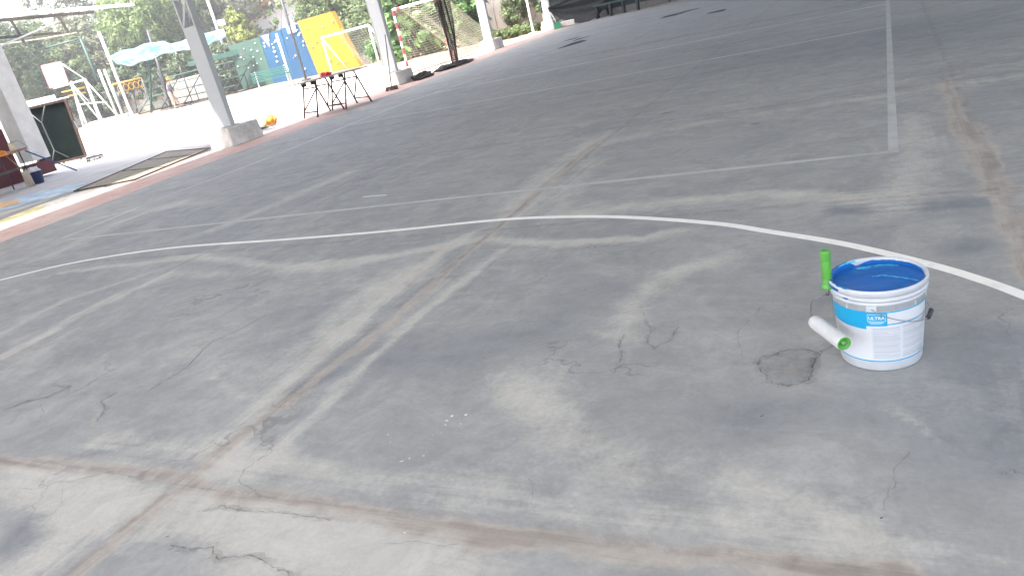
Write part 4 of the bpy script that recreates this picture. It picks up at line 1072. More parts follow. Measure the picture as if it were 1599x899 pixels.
# ------------------------------------------------------------------ climbing wall
cw = thing('climbing_wall', (*(-32.53, 37.419), 0), 'climbing wall of green, blue and yellow panels dotted with pale holds', 'climbing wall')
A_, B_ = Vector((*(-38.839, 38.742), 0)), Vector((*(-26.68, 35.835), 0)); dB = (B_ - A_); W_ = dB.length; dB.normalize(); aB = Vector((-dB.y, dB.x, 0))
if aB.dot(A_) < 0: aB = -aB
cols = [('green', (.045, .10, .075)), ('blue', (.007, .066, .15)), ('blue', (.007, .058, .135)), ('yellow', (.56, .225, .012))]
fr4 = [0, .30, .49, .68, 1.0]; tops = [(2.88, 2.88), (2.95, 2.95), (3.0, 3.0), (3.12, 3.12)]; lean = [0, .02, .05, -.35]
for k in range(4):
    m_ = MB(); a0, a1 = fr4[k], fr4[k + 1]
    th = .10 if k < 3 else .30
    fo = [aB * (-.0) , aB * (-.0)]
    pts = []
    for o2 in (0, th):
        for (u, z) in ((a0, -.02), (a1, -.02), (a1 - (.0 if k < 3 else .06), tops[k][1]), (a0 - (.0 if k < 3 else .0), tops[k][0])):
            pts.append(A_ + dB * (W_ * u + (.006 if u == a0 else -.006)) + aB * (o2 + (lean[k] if z > 1 else 0)) + Vector((0, 0, z)))
    m_.add(pts, [(0, 1, 2, 3), (7, 6, 5, 4), (0, 4, 5, 1), (1, 5, 6, 2), (2, 6, 7, 3), (3, 7, 4, 0)])
    m_.build(cols[k][0] + '_panel', mat(cols[k][0] + '_panel_paint' + str(k), cols[k][1], .6, var=.08, scale=.8), cw)
hm = [mat('pale_hold', (.70, .70, .66), .7), mat('red_hold', (.45, .12, .12), .7), mat('tan_hold', (.55, .36, .12), .7)]
rs = random.Random(21)
for k in range(62):
    i = (0, 1, 1, 2, 3, 3, 0)[k % 7]
    col = rs.random(); row = (k // 7 * 5 + k * 3 + (k % 7 in (2, 5, 6)) * 7) % 20
    u = fr4[i] + (fr4[i + 1] - fr4[i]) * rs.uniform(.07, .93); z = rs.uniform(.3, 2.7)
    z = min(z, 2.95)
    c_ = A_ + dB * W_ * u + aB * (lean[i] * (z - .12) / 3.1 - .03) + Vector((0, 0, z)); s_ = rs.uniform(.03, .06) * (1.5 if rs.random() < .12 else 1)
    m_ = MB().ball(c_, (s_ * 1.2, s_, s_), 7, 5); m_.build('climbing_hold', hm[0] if i < 3 and rs.random() < .88 else (hm[1] if rs.random() < .3 else (hm[2] if i == 3 else hm[0])), cw)
m_ = MB(); c_ = A_ + dB * W_ * .355 + Vector((0, 0, 2.58)) - aB * .012
m_.add([c_ - dB * .45 + Vector((0, 0, .33)), c_ + dB * .42 + Vector((0, 0, .33)), c_ + dB * .1 - Vector((0, 0, .45))], [(0, 2, 1)])
m_.build('flag_patch', mat('mauve_patch', (.45, .25, .35), .8), cw)
MB().plank(A_ + dB * W_ * .55 + Vector((0, 0, 2.82)) - aB * .03, A_ + dB * W_ * .62 + Vector((0, 0, 2.82)) - aB * .03, .03, .42).build('white_notice', white_paint, cw)

# ------------------------------------------------------------------ slatted benches
def bench(label, c, wd, ang, m, name='park_bench'):
    o = thing(name, (0, 0, 0), label, 'bench', 'green slatted benches')
    for part_, rows in (('seat', [((-.05 + .11 * k, .45)) for k in range(4)]), ('backrest', [(.38 + .03 * k, .56 + .12 * k) for k in range(4)])):
        mb = MB()
        for (y_, z_) in rows:
            mb.box((0, y_ - .1, z_), (wd, .085 if part_ == 'seat' else .03, .03 if part_ == 'seat' else .085))
        mb.build(part_, m, o)
    for sx in (-1, 1):
        mb = MB(); x = sx * wd * .38
        mb.tube([(x, -.18, 0), (x, -.12, .43), (x, .26, .43), (x, .42, .98)], .025, 6); mb.tube([(x, .34, 0), (x, .24, .43)], .025, 6)
        mb.build('leg', white_paint if name == 'park_bench' else m, o)
    o.location = (c[0], c[1], 0); o.rotation_euler = (0, 0, ang); return o
aq = mat('aqua_green_slats', (.05, .16, .13), .6, var=.1)
c_ = (-29.901, 32.162); bench('green slatted bench standing before the green and blue climbing panels', c_, 2.1, math.atan2(c_[1], c_[0]) - math.pi / 2, aq)
c_ = (-18.69, 41.608); bench('green slatted bench by the ivy wall, seen left of the farthest column', c_, 2.0, math.atan2(c_[1], c_[0]) - math.pi / 2 + .15, aq)

for (g0, t0, r_, m_, nm, lab_, ct) in (((-29.444, 33.036), (-30.047, 33.818, 2.624), .06, white_paint, 'white_post', 'white post standing against the blue climbing panel', 'post'),
                            ((-27.315, 31.791), (-28.392, 33.083, 4.44), .065, dark_metal, 'dark_pole', 'tall dark pole rising in front of the blue climbing panels', 'pole'),
                            ((-43.842, 43.263), (-45.736, 45.429, 7.561), .10, mat('concrete_pole', (.5, .49, .46), .9), 'utility_pole', 'pale concrete pole among the trees above the blue tarpaulin', 'pole'),
                            ((-12.775, 29.011), (-13.066, 29.517, 1.568), .055, white_paint, 'goal_upright', 'white upright with bent foot just left of the farthest column', 'post')):
    mb = MB().tube([(g0[0], g0[1], 0), (g0[0], g0[1], t0[2])], r_, 8); mb.box((g0[0], g0[1], .04), (r_ * 6, r_ * 5, .08))
    tag(mb.build(nm, m_, origin=(g0[0], g0[1], 0)), lab_, ct)
sg = thing('white_sign', tuple((-43.194, 43.194, 4.705)), 'small blank white sign among the trees above the blue tarpaulin', 'sign')
c_ = Vector((-43.194, 43.194, 4.705)); r_, a_ = facing(c_)
MB().plank(c_ - r_ * .26, c_ + r_ * .26, .04, .42).build('board', white_paint, sg)
MB().tube([(c_.x + a_.x * .1, c_.y + a_.y * .1, 0), c_ + a_ * .1 + Vector((0, 0, .2))], .05, 6).build('post', gm, sg)

# ------------------------------------------------------------------ house beyond
ho = thing('small_house', (*(-45.241, 52.29), 0), 'white gabled house with an orange tiled roof edge beyond the climbing wall', 'house')
c_ = Vector((*(-45.528, 54.582), 0)); r_, a_ = facing(c_); ze = Vector((-48.355, 52.378, 4.334)).z; zr = Vector((-45.923, 54.381, 5.78)).z + .8
def HP(x, y, z): return c_ + r_ * x + a_ * y + Vector((0, 0, z))
Lx = -5.0
m_ = MB()
pr5 = [(Lx, 0), (3.2, 0), (3.2, ze), (-.9, zr), (Lx, ze)]
m_.add([HP(x, 0, z) for x, z in pr5] + [HP(x, 7, z) for x, z in pr5], [(0, 1, 2, 3, 4), (9, 8, 7, 6, 5)] + [(i, 5 + i, 5 + (i + 1) % 5, (i + 1) % 5) for i in range(5)])
m_.build('wall', mat('house_white', (.75, .74, .71), .9, var=.05), ho)
m_ = MB()
for (x0, z0, x1, z1) in ((Lx - .35, ze - .25, -.9, zr + .05), (3.55, ze - .25, -.9, zr + .05)):
    m_.add([HP(x0, -.25, z0), HP(x1, -.25, z1), HP(x1, 7.2, z1), HP(x0, 7.2, z0), HP(x0, -.25, z0 + .42), HP(x1, -.25, z1 + .42), HP(x1, 7.2, z1 + .42), HP(x0, 7.2, z0 + .42)],
           [(3, 2, 1, 0), (4, 5, 6, 7), (0, 1, 5, 4), (1, 2, 6, 5), (2, 3, 7, 6), (3, 0, 4, 7)])
m_.build('roof', mat('orange_tiles', (.60, .22, .08), .85, var=.2), ho)

# ------------------------------------------------------------------ goals with nets
netm = mat('cream_net', (.34, .33, .26), .9)
def wire_grid(name, fn, nu, nv, m, parent, r_=.007):
    mb = MB()
    for i in range(nu + 1): mb.tube([fn(i / nu, j / nv) for j in range(nv + 1)], r_, 3, cap=False)
    for j in range(nv + 1): mb.tube([fn(i / nu, j / nv) for i in range(nu + 1)], r_, 3, cap=False)
    return mb.build(name, m, parent)
gl = thing('handball_goal', (*(-16.313, 24.788), 0), 'goal with red and white striped frame and full cream net', 'goal')
P1, P2 = Vector((*(-16.371, 24.878), 0)), Vector((*(-13.969, 24.157), 0)); HT = 2.08
bd = (P2 - P1).normalized(); bkv = Vector((-bd.y, bd.x, 0))
if bkv.y < 0: bkv = -bkv
redp = mat('red_band_paint', (.55, .05, .07), .5)
def striped(a_, b_, name):
    m_ = MB(); n = 11 if (b_ - a_).length > 2.2 else 9
    for k in range(n):
        m_.k = k % 2 if name == 'post' or k < 3 else 0
        m_.tube([a_.lerp(b_, k / n), a_.lerp(b_, (k + 1) / n)], .045, 8, cap=(k in (0, n - 1)))
    m_.build(name, [redp, white_paint] if name == 'post' else [white_paint, redp], gl)
up2 = Vector((0, 0, HT))
striped(P1, P1 + up2, 'post'); striped(P2, P2 + up2, 'post'); striped(P1 + up2, P2 + up2, 'crossbar')
BK = 2.6
m_ = MB()
for p in (P1, P2): m_.tube([p + up2, p + up2 + bkv * .35, p + bkv * BK + Vector((0, 0, .1))], .03, 6)
m_.tube([P1 + bkv * BK + Vector((0, 0, .1)), P2 + bkv * BK + Vector((0, 0, .1))], .03, 6); m_.build('back_frame', netm, gl)
def backnet(u, v):
    p = P1.lerp(P2, u) + (up2 + bkv * .35).lerp(bkv * BK + Vector((0, 0, .1)), v)
    p += bkv * (.12 * math.sin(math.pi * v) * math.sin(math.pi * u)) - Vector((0, 0, .22 * math.sin(math.pi * u) * math.sin(math.pi * v) + .03 * math.sin(u * 20) * (v > 0) * (v < 1)))
    return p
wire_grid('back_net', backnet, 22, 30, netm, gl, .0075)
wire_grid('side_net', lambda u, v: P1 + up2 * (1 - v) + bkv * ((.35 + (BK - .35) * v) * u) + Vector((0, 0, -.05 * math.sin(3.14 * u))), 9, 24, netm, gl, .0075)
wire_grid('side_net', lambda u, v: P2 + up2 * (1 - v) + bkv * ((.35 + (BK - .35) * v) * u) + Vector((0, 0, -.05 * math.sin(3.14 * u))), 9, 24, netm, gl, .0075)

g2_ = thing('small_goal', (*(-25.409, 31.647), 0), 'plain white goal standing in front of the yellow climbing panel', 'goal')
P1, P2 = Vector((*(-25.409, 31.647), 0)), Vector((*(-20.791, 29.362), 0)); HT2 = 1.85; bd = (P2 - P1).normalized(); bkv = Vector((-bd.y, bd.x, 0))
if bkv.y < 0: bkv = -bkv
up2 = Vector((0, 0, HT2))
for p in (P1, P2): MB().tube([p, p + up2], .05, 8).build('post', white_paint, g2_)
MB().tube([P1 + up2, P2 + up2], .05, 8).build('crossbar', white_paint, g2_)
m_ = MB()
for p in (P1, P2): m_.tube([p + up2, p + bkv * 1.0 - bd * .1], .04, 6)
m_.tube([P1 + bkv * 1.0 - bd * .1, P2 + bkv * 1.0 - bd * .1], .04, 6); m_.build('back_frame', white_paint, g2_)
wire_grid('back_net', lambda u, v: P1.lerp(P2, .35 + .65 * u) + up2 * (1 - v) + bkv * 1.0 * v - Vector((0, 0, .2 * math.sin(3.14 * u) * math.sin(3.14 * v))), 12, 22, netm, g2_, .008)

# ------------------------------------------------------------------ bunched black net hanging at the court edge
bn = thing('hanging_net', (-11.35, 20.6, 0), 'bunched black safety net hanging down to a heap on the kerb', 'net')
blk = mat('dark_net_cord', (.07, .064, .058), .95)
base_ = Vector((*(-11.3, 19.492), .05)); bx0, bx1 = Vector((*(-12.192, 20.748), 0)), Vector((*(-11.675, 21.041), 0))
def hang(u, v):
    wv = 1 - .75 * v ** 2.5
    c_ = base_ + Vector((.05, .1, 0)); p = Vector((c_.x, c_.y, 6.2 * (1 - v) + .1))
    r_, a_ = facing(c_)
    return p + r_ * ((u - .5) * .62 * wv + .05 * math.sin(v * 9 + u * 7)) + a_ * (.12 * math.sin(u * 19 + v * 5) * wv)
wire_grid('net', hang, 18, 120, blk, bn, .011)
m_ = MB()
for u in (.12, .62, .8): m_.tube([hang(u, k / 30) + Vector((0, 0, 0)) for k in range(31)], [.014 + .012 * abs(math.sin(k * .7 + u * 9)) for k in range(31)], 6)
m_.build('gathered_cord', blk, bn)
hp_ = MB(); rs = random.Random(3)
o_ = crumple('net_heap', (base_.x, base_.y + .1, .004), (.22, .85, .09), blk, 'x', 'x', 17, .45); o_.parent = bn; o_.location = o_.location - bn.location
del o_['label'], o_['category'], o_['kind']
ba = MB().plank(Vector((*(-13.336, 20.259), .03)), Vector((*(-12.706, 23.731), .03)), .05, .04)
tag(ba.build('wood_batten', mat('wood_batten', (.30, .24, .18), .85), origin=(*(-13.336, 20.259), 0)), 'long thin wooden batten lying on the pavement behind the net heap', 'batten')

# ------------------------------------------------------------------ far end: dustpan, tarp, bench, fence
c_ = Vector((*(-11.794, 29.263), 0))
dpn = thing('long_handled_dustpan', tuple(c_), 'green dustpan with a pale handle leaning by the farthest column', 'dustpan')
r_, a_ = facing(c_)
m_ = MB(); m_.box(c_ + Vector((0, 0, .13)), (.30, .16, .26), rz=math.atan2(r_.y, r_.x), top=(.85, .5)); m_.build('pan', mat('bright_green_plastic', (.05, .30, .16), .5), dpn)
MB().tube([c_ + Vector((0, 0, .2)), Vector((-12.314, 29.887, 0.859))], .022, 6).build('handle', mat('pale_pole', (.6, .6, .58), .6), dpn)
m_ = MB().box((*(-11.465, 29.579), .13), (.55, .30, .20), rz=R(20)); tag(m_.build('kerb_block', ped_m, origin=(*(-11.465, 29.579), 0), bevel=.03), 'pale stone block on the ground right of the green dustpan', 'block')

tp_top = [(-12.232, 29.689, 0.862), (-11.787, 30.363, 0.984), (-11.308, 31.045, 1.079), (-10.734, 31.87, 1.097), (-10.013, 32.289, 1.118), (-9.173, 32.763, 1.11)]
tp_bot = [(-12.191, 29.646, 0.708), (-11.877, 29.7, 0.416), (-11.468, 29.818, 0.148), (-10.893, 30.074, -0.016), (-10.492, 30.618, 0.148), (-10.214, 31.426, 0.518)]
a1 = catmull([tp_top[0]] + tp_top + [tp_top[-1]], 8); a2 = catmull([tp_bot[0]] + tp_bot + [tp_bot[-1]], 8)
grid = []
for i in range(25):
    t = i / 24; row = []
    for k, (p, q_) in enumerate(zip(a1, a2)):
        z = Vector(p).lerp(Vector(q_), t); n = .10 * math.sin(t * 22 + k * .10) * math.sin(math.pi * min(1, t * 1.2)); row.append(z + Vector((0, -1, .3)) * n)
    grid.append(row)
tag(MB().sheet(grid).build('black_tarp', mat('black_shade_cloth', (.05, .05, .052), .6, var=.2), origin=tp_bot[3]), 'black shade cloth sagging in folds from the farthest column', 'shade cloth')

fn = thing('screened_fence', (-4, 31.6, 0), 'long fence covered in dark screening along the far end of the court', 'fence')
MB().box((-2.3, 31.75, 1.75), (21.6, .04, 3.1)).build('screening', mat('dark_green_screen', (.035, .05, .045), .9, var=.3, scale=.7, bump=.3), fn)
MB().box((-2.3, 31.75, .12), (21.8, .25, .24)).build('footing', mat('grey_footing', (.20, .19, .18), .9), fn)
for k in range(9): MB().tube([(-13.0 + k * 2.6, 31.62, 0), (-13.0 + k * 2.6, 31.62, 3.4)], .04, 6).build('post', dark_metal, fn)
db = thing('long_bench', (*(-9.605, 29.904), 0), 'long dark green backless bench against the screened fence', 'bench')
A_, B_ = Vector((-10.671, 29.81, 0.218)), Vector((-8.723, 30.916, 0.213)); A_.z = B_.z = .50
B_.y = A_.y = 30.7
MB().plank(A_, B_, .34, .06).build('seat', mat('dark_bench_green', (.04, .085, .075), .6), db)
MB().plank(A_ + Vector((0, .25, .40)), B_ + Vector((0, .25, .40)), .03, .22).build('backrest', mat('dark_bench_green', (.04, .085, .075), .6), db)
for u in (.06, .36, .64, .94):
    p = A_.lerp(B_, u); MB().box((p.x, p.y, .235), (.06, .30, .47)).build('leg', dark_metal, db)

# wall and planter at the right of the goal
A_, B_ = Vector((*(-18.495, 34.352), 0)), Vector((*(-15.286, 36.177), 0))
tag(MB().plank(A_ + Vector((0, 0, 2.0)), B_ + Vector((0, 0, 2.0)), .2, 4.0).build('concrete_wall', mat('concrete_wall', (.38, .36, .33), .9, var=.15, scale=1.2), origin=A_), 'weathered concrete wall with ivy behind the third column', 'wall')
tag(MB().tube([(*(-16.565, 33.608), 0), (*(-16.565, 33.608), 4.5)], .035, 6).build('wall_pole', white_paint, origin=(*(-16.565, 33.608), 0)), 'thin white pole before the concrete wall right of the third column', 'pole')
A_, B_ = Vector((*(-42.405, 39.169), 0)), Vector((*(-50.867, 39.267), 0))
tag(MB().plank(A_ + Vector((0, 0, .8)), B_ + Vector((0, 0, .8)), .25, 1.6).build('boundary_wall', mat('grey_boundary', (.36, .34, .30), .9, var=.2), origin=A_), 'low grey boundary wall behind the bleachers', 'wall')
A_, B_ = Vector((*(-51.686, 40.029), 0)), Vector((*(-56.815, 38.34), 0))
tag(MB().plank(A_ + Vector((0, 0, 1.0)), B_ + Vector((0, 0, 1.0)), .25, 2.0).build('boundary_wall', mat('grey_boundary', (.36, .34, .30), .9), origin=A_), 'grey boundary wall behind the basketball stand', 'wall')

# ------------------------------------------------------------------ vegetation
def leaf_mesh(name, blobs, n, size, m, parent=None, seed=1, zmin=0.05, flat=.35, origin=None, droop=0.0):
    rg = np.random.default_rng(seed); B = np.array(blobs, float)
    vol = (B[:, 3] * B[:, 4]) ** 1.0 if B.shape[1] > 4 else B[:, 3] ** 2
    if B.shape[1] == 4: B = np.hstack([B, B[:, 3:4]])
    # sub-clumps on each blob make light and dark masses
    ncl = max(10, n // 45)
    ci = rg.choice(len(B), ncl, p=vol / vol.sum())
    d = rg.normal(size=(ncl, 3)); d /= np.linalg.norm(d, axis=1)[:, None]
    rad = rg.uniform(.62, 1.06, ncl)
    cc = B[ci, :3] + d * rad[:, None] * np.stack([B[ci, 3], B[ci, 3], B[ci, 4]], 1)
    cr = rg.uniform(.16, .36, ncl) * B[ci, 3]
    li = rg.integers(0, ncl, n)
    e = rg.normal(size=(n, 3)); e /= np.linalg.norm(e, axis=1)[:, None]
    rr_ = rg.uniform(.3, 1.1, n)
    c = cc[li] + e * (rr_ * cr[li])[:, None]
    c[:, 2] = np.maximum(c[:, 2], zmin)
    nrm = e * .6 + d[li] * .7 + np.array([0, 0, .5]) + rg.normal(size=(n, 3)) * .45
    nrm /= np.linalg.norm(nrm, axis=1)[:, None]
    t = np.cross(nrm, rg.normal(size=(n, 3))); t /= np.linalg.norm(t, axis=1)[:, None]
    t[:, 2] -= droop; t /= np.linalg.norm(t, axis=1)[:, None]
    b_ = np.cross(nrm, t); s_ = size * rg.uniform(.6, 1.3, n)[:, None]
    v = np.stack([c - t * s_, c + b_ * s_ * flat - nrm * s_ * .1, c + t * s_, c - b_ * s_ * flat - nrm * s_ * .1], 1).reshape(-1, 3)
    o0 = np.array(origin if origin is not None else ((0, 0, 0) if parent is None else tuple(parent.location)), float)
    me = bpy.data.meshes.new(name)
    me.vertices.add(4 * n); me.vertices.foreach_set('co', (v - o0).astype(np.float32).ravel())
    me.loops.add(4 * n); me.loops.foreach_set('vertex_index', np.arange(4 * n, dtype=np.int32))
    me.polygons.add(n); me.polygons.foreach_set('loop_start', np.arange(0, 4 * n, 4, dtype=np.int32))
    me.update(calc_edges=True); me.materials.append(m)
    o = bpy.data.objects.new(name, me); COL.objects.link(o)
    if parent is not None: o.parent = parent
    else: o.location = tuple(o0)
    return o
LM = dict(
    dark=mat('dark_leaves', (.085, .125, .05), .55, col2=(.03, .055, .022), island=True, trans=.25),
    mid=mat('mid_leaves', (.15, .20, .06), .55, col2=(.05, .085, .03), island=True, trans=.3),
    light=mat('light_leaves', (.20, .28, .075), .5, col2=(.08, .14, .04), island=True, trans=.35),
    yellow=mat('yellow_green_leaves', (.34, .36, .07), .5, col2=(.14, .19, .04), island=True, trans=.35),
    bright=mat('bright_broad_leaves', (.16, .28, .08), .45, col2=(.05, .12, .04), island=True, trans=.35),
    olive=mat('olive_leaves', (.20, .22, .12), .6, col2=(.09, .10, .06), island=True, trans=.25))
bark = mat('bark', (.16, .13, .10), .9, var=.3); pale_bark = mat('pale_bark', (.55, .50, .42), .8, var=.2)
def tree(name, label, base, blobs, n, size, lm, seed, tm=None, tr=.22, cat='tree', group='trees and shrubs behind the playground', flat=.35, droop=0):
    o = thing(name, (base[0], base[1], 0), label, cat, group)
    leaf_mesh('crown', blobs, n, size, LM[lm], o, seed, flat=flat, droop=droop)
    m_ = MB(); B0 = Vector((base[0], base[1], 0)); rs = random.Random(seed)
    top = Vector(blobs[0][:3])
    mid_ = B0.lerp(top, .45) + Vector((rs.uniform(-.4, .4), rs.uniform(-.3, .3), 0))
    m_.tube([B0, B0.lerp(mid_, .5), mid_, top], [tr, tr * .85, tr * .7, tr * .35], 8)
    for b_ in blobs[1:7]: m_.tube([mid_, mid_.lerp(Vector(b_[:3]), .5) + Vector((0, 0, -.1)), Vector(b_[:3])], [tr * .5, tr * .35, tr * .12], 6)
    m_.build('trunk', tm or bark, o)
    return o
def bl_(*a): return [tuple(p) + (r_,) for p, r_ in a]
tree('pale_trunk_tree', 'tall tree with a pale bare trunk and grey-green crown at top left', (-64.134, 44),
     bl_(((-64.57, 48.256, 10.501), 2.6), ((-66.154, 47.973, 11.941), 2.8), ((-62.617, 49.5, 10.812), 2.6), ((-64.181, 49.452, 12.774), 3.2), ((-68.242, 47.509, 10.766), 1.8), ((-63.627, 49.489, 9.262), 1.6)), 3600, .24, 'olive', 2, pale_bark, .30)
tree('leafy_tree', 'dark leafy tree at the left edge behind the pillar', (-54.083, 32.527), bl_(((-55.294, 34.192, 5.486), 2.4), ((-56.329, 33.267, 4.704), 2.4), ((-54.341, 34.1, 4.01), 1.8), ((-55.709, 35.603, 6.464), 1.6), ((-57.133, 34.943, 6.813), 2.0), ((-54.737, 35.51, 4.959), 1.7)), 11000, .16, 'dark', 3)
tree('leafy_tree', 'dense dark green tree directly behind the basketball backboard', (-58.072, 37.625), bl_(((-58.772, 39.582, 5.49), 2.4), ((-58.455, 38.089, 4.453), 2.0), ((-56.932, 38.698, 3.853), 2.2), ((-56.999, 40.305, 4.825), 2.0), ((-57.402, 38.09, 3.059), 1.7), ((-61.685, 40.946, 6.808), 2.0), ((-55.715, 39.165, 3.328), 1.6)), 12000, .17, 'mid', 4)
tree('leafy_tree', 'olive green tree behind the green pole frame', (-57.285, 40.528), bl_(((-58.017, 42.442, 5.432), 2.3), ((-57.6, 42.122, 4.134), 2.2), ((-55.85, 41.484, 3.188), 1.8), ((-59.895, 43.04, 6.453), 2.0), ((-58.481, 43.8, 6.35), 1.8), ((-57.363, 43.692, 4.618), 1.9), ((-55.07, 40.307, 2.272), 1.4)), 12000, .17, 'olive', 5)
tree('leafy_tree', 'lush bright green tree rising behind the blue tarpaulin', (-48.916, 40.377), bl_(((-50.424, 42.202, 6.253), 2.6), ((-51.705, 41.703, 6.79), 1.7), ((-49.317, 43.098, 6.875), 2.3), ((-50.805, 42.6, 7.686), 2.2), ((-51.327, 41.266, 5.269), 1.5), ((-49.166, 42.402, 5.053), 1.9), ((-48.417, 43.994, 7.771), 2.2), ((-50.805, 44.171, 8.487), 2.6), ((-50.187, 41.546, 4.41), 1.4)), 17000, .17, 'light', 6)
tree('leafy_tree', 'shadowy tree between the bright green tree and the nearest column', (-50.083, 44.625), bl_(((-50.588, 46.605, 5.288), 2.4), ((-51.006, 46.925, 6.585), 2.2), ((-49.71, 46.5, 3.877), 2.2), ((-50.05, 47.778, 7.308), 2.4), ((-50.484, 44.78, 3.756), 1.9), ((-48.018, 45.621, 2.447), 1.8), ((-50, 48.359, 5.733), 2.2)), 14000, .17, 'mid', 7)
tree('leafy_tree', 'grey-green tree seen right of the nearest column near the white sign', (-47.295, 46.21), bl_(((-48.812, 49.118, 5.928), 2.3), ((-48.541, 47.247, 4.069), 2.0), ((-48.625, 50.806, 6.751), 2.6), ((-46.297, 45.467, 2.668), 1.6), ((-48.698, 53.401, 7.173), 2.4), ((-49.779, 50.694, 8.022), 2.5)), 12000, .17, 'olive', 8)
for i, (a_, lb_) in enumerate((((((-49.747, 38.677), (-50.056, 39.885, 3.226), 1.5, (-50.728, 39.103, 2.295), 1.3, (-49.369, 39.827, 2.182), 1.3)), 'dark shrub behind the ring bar'),
                   ((((-46.878, 39.081), (-47.208, 39.929, 2.416), 1.6, (-46.482, 40.026, 1.678), 1.3, (-47.741, 39.257, 1.556), 1.2)), 'dark shrub behind the sweeping person'),
                   ((((-45.079, 40.104), (-45.378, 40.852, 2.14), 1.6, (-44.733, 40.929, 1.466), 1.3, (-45.989, 40.199, 1.429), 1.2)), 'dark shrub behind the bleachers, left of the nearest column'),
                   ((((-40.995, 39.971), (-41.462, 40.375, 1.562), 1.5, (-40.969, 40.302, 0.736), 1.2, (-41.715, 40.578, 2.37), 1.1)), 'dark shrub at the left end of the climbing wall'),
                   ((((-54.337, 37.294), (-54.606, 38.06, 2.144), 1.4, (-52.683, 37.538, 1.239), 1.1, (-51.831, 38.027, 1.25), 1.2)), 'low dark shrub seen through the basketball stand legs'))):
    tree('shrub', lb_, a_[0], bl_((a_[1], a_[2]), (a_[3], a_[4]), (a_[5], a_[6])), 5200, .14, 'dark', 30 + i, cat='shrub', tr=.08)
tree('yellow_green_shrub', 'yellow-green bush beside the white house gable', (-40.551, 41.451), bl_(((-41.032, 42.772, 3.717), .85), ((-41.727, 42.903, 4.943), .5), ((-40.481, 42.81, 3.075), .6), ((-41.765, 42.433, 3.896), .65), ((-41.335, 42.904, 4.424), .6), ((-40.908, 41.995, 3.172), .7)), 5200, .13, 'yellow', 9, tr=.1, cat='shrub')
tree('small_tree', 'small pale green sapling in front of the white house wall', (-40.806, 44.99), bl_(((-41.079, 46.727, 4.412), .7), ((-41.412, 46.19, 3.601), .5), ((-40.708, 47.225, 5.08), .7), ((-41.858, 45.792, 3.264), .5)), 420, .13, 'light', 10, tr=.06)
hdg = [((-33.165, 40.787, 2.97), 1.0), ((-32.973, 41.418, 4.185), 1.4), ((-32.02, 40.405, 3.423), 1.5), ((-30.606, 40.2, 3.932), 1.7), ((-29.592, 39.877, 3.265), 1.5), ((-28.602, 39.439, 2.363), 1.4), ((-27.491, 38.407, 1.346), 1.3), ((-28.55, 40.079, 3.785), 1.6), ((-26.567, 37.306, 0.415), 1.2), ((-26.934, 39.267, 2.613), 1.6), ((-31.97, 41.023, 4.797), 1.8), ((-26.029, 38.07, 1.483), 1.3), ((-31.884, 39.938, 2.153), 1.2)]
tree('tall_hedge', 'tall green hedge growing behind the blue and yellow climbing panels', (-31.082, 38.856), bl_(*hdg), 30000, .125, 'mid', 11, cat='hedge')
tree('broadleaf_tree', 'bright broad-leaved tree growing behind the netted goal', (-19.883, 31.106), bl_(((-20.086, 31.796, 1.877), 1.5), ((-20.864, 31.137, 1.37), 1.0), ((-21.077, 30.739, 0.725), .9), ((-19.529, 32.294, 2.299), 1.3), ((-20.614, 31.671, 2.285), 1.2), ((-19.713, 31.61, 0.949), 1.2), ((-19.027, 32.108, 1.199), 1.2), ((-20.531, 30.177, 0.123), .6), ((-19.986, 30.607, 0.402), .9), ((-18.992, 33.602, 1.772), 1.3)), 7500, .20, 'bright', 12, flat=.45, droop=.4)
tree('broadleaf_tree', 'bright green broad-leaved shrub between the goal and third column', (-17.078, 31.474), bl_(((-17.299, 31.856, 1.183), 1.0), ((-16.927, 31.796, 0.55), .8), ((-17.535, 32.037, 1.919), 1.0), ((-17.269, 32.693, 1.662), .9), ((-17.024, 32.57, 1.052), .6), ((-17.406, 31.458, 0.397), .7)), 3800, .20, 'bright', 13, flat=.45, droop=.4)
iv = leaf_mesh('ivy', [tuple((-16.282, 35.485, 1.138)) + (.8,), tuple((-16.472, 35.147, 0.603)) + (.7,), tuple((-16.093, 35.822, 1.674)) + (.9,), tuple((-15.956, 35.239, 0.705)) + (.6,), tuple((-15.714, 35.848, 1.232)) + (.8,)], 5000, .09, LM['mid'], None, 14, origin=(-16.333, 34.862, -0.246))
tag(iv, 'ivy climbing the concrete wall above the green bench', 'ivy')
gcv = leaf_mesh('ground_cover', [tuple(c) + (.15, .55, .22) for c in ((-15.021, 29.575), (-14.777, 29.713), (-14.533, 29.852), (-14.289, 29.991), (-14.268, 30.617), (-14.02, 30.758), (-14.037, 31.362), (-15.555, 31.113), (-15.172, 31.331), (-15.012, 32.036), (-14.84, 32.747))], 6500, .09, LM['mid'], None, 15, zmin=.03)
tag(gcv, kind='stuff')
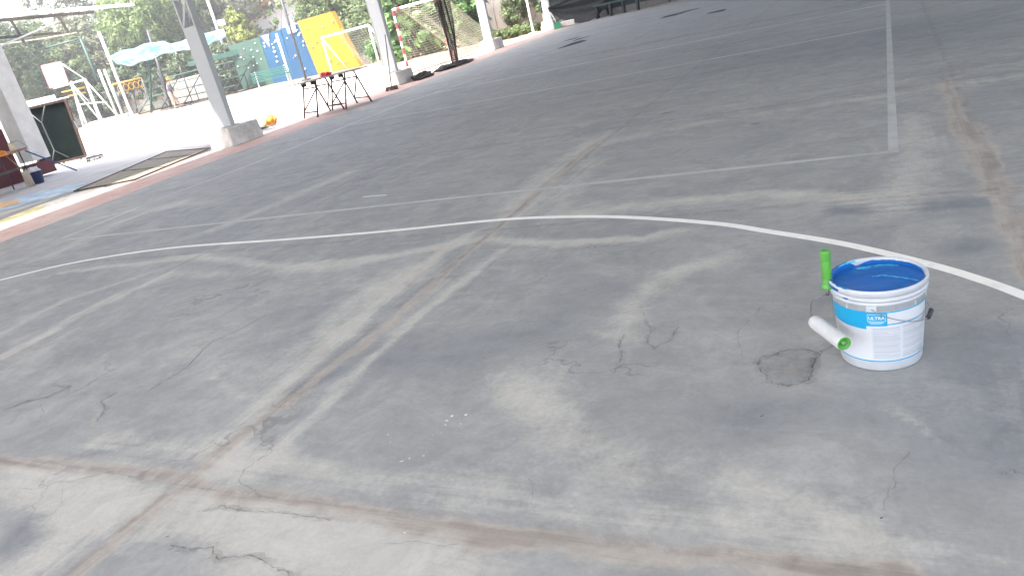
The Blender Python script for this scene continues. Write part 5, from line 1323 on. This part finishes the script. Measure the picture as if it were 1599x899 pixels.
# soil bed under the plants behind the goal
bed = MB().poly([(-17.644, 25.09), (-14.937, 22.684), (-13.332, 22.75), (-14.436, 27.452), (-13.151, 30.025), (-16.212, 39.334), (-20.923, 39.11), (-28.255, 39.851)], .002)
tag(bed.build('planting_bed', mat('red_soil', (.36, .22, .16), .95, var=.25, scale=2)), kind='structure')
# wooded hill beyond
hg = []
for i in range(40):
    row = []
    for j in range(80):
        dd = 74 + i * 4; a_ = R(180 - j * 1.55)
        x, y = dd * math.cos(a_), dd * math.sin(a_)
        z = 15 * (1 - math.exp(-(dd - 74) / 30)) + 1.6 * mnoise.noise(Vector((x * .05, y * .05, 0))) * min(1, (dd - 70) / 20)
        row.append((x, y, max(-.1, z)))
    hg.append(row)
hill = MB().sheet(hg).build('hill', mat('wooded_hill', (.20, .21, .13), .95, var=.3, scale=.25, col2=(.10, .12, .07), bump=1.0, bscale=.8)); tag(hill, kind='structure')
rs = random.Random(77); wb = []
for k in range(170):
    dd = rs.uniform(72, 92); a_ = R(rs.uniform(95, 158)); wb.append((dd * math.cos(a_), dd * math.sin(a_), rs.uniform(1.5, 4) + 15 * (1 - math.exp(-(dd - 74) / 30)) * .6 + (2 if dd < 80 else 0), rs.uniform(2.5, 4.2)))
wo = leaf_mesh('woodland', wb, 70000, .40, LM['olive'], None, 78); tag(wo, kind='stuff')

tree('shrub', 'dark planting behind the black shade cloth at the farthest column', (-12.233, 33.002), bl_(((-13.059, 32.74, 0.484), .55), ((-12.646, 33.022, 0.593), .6), ((-13.5, 33.284, 0.905), .7), ((-12.211, 33.269, 0.592), .6), ((-11.824, 33.539, 0.708), .6), ((-12.33, 32.541, 0.198), .4)), 4500, .09, 'dark', 61, cat='shrub', tr=.05)

# thin haze volume added to imitate lens glare over the yard and court
hz = MB().box((-20, 40, 14.5), (330, 330, 36))
m = bpy.data.materials.new('glare_haze'); m.use_nodes = True
t = m.node_tree; t.nodes.clear(); o_ = t.nodes.new('ShaderNodeOutputMaterial'); v = t.nodes.new('ShaderNodeVolumePrincipled')
v.inputs['Color'].default_value = (.95, .95, .94, 1); v.inputs['Density'].default_value = .0023; v.inputs['Anisotropy'].default_value = .3
t.links.new(v.outputs[0], o_.inputs['Volume'])
tag(hz.build('haze', m), kind='stuff')
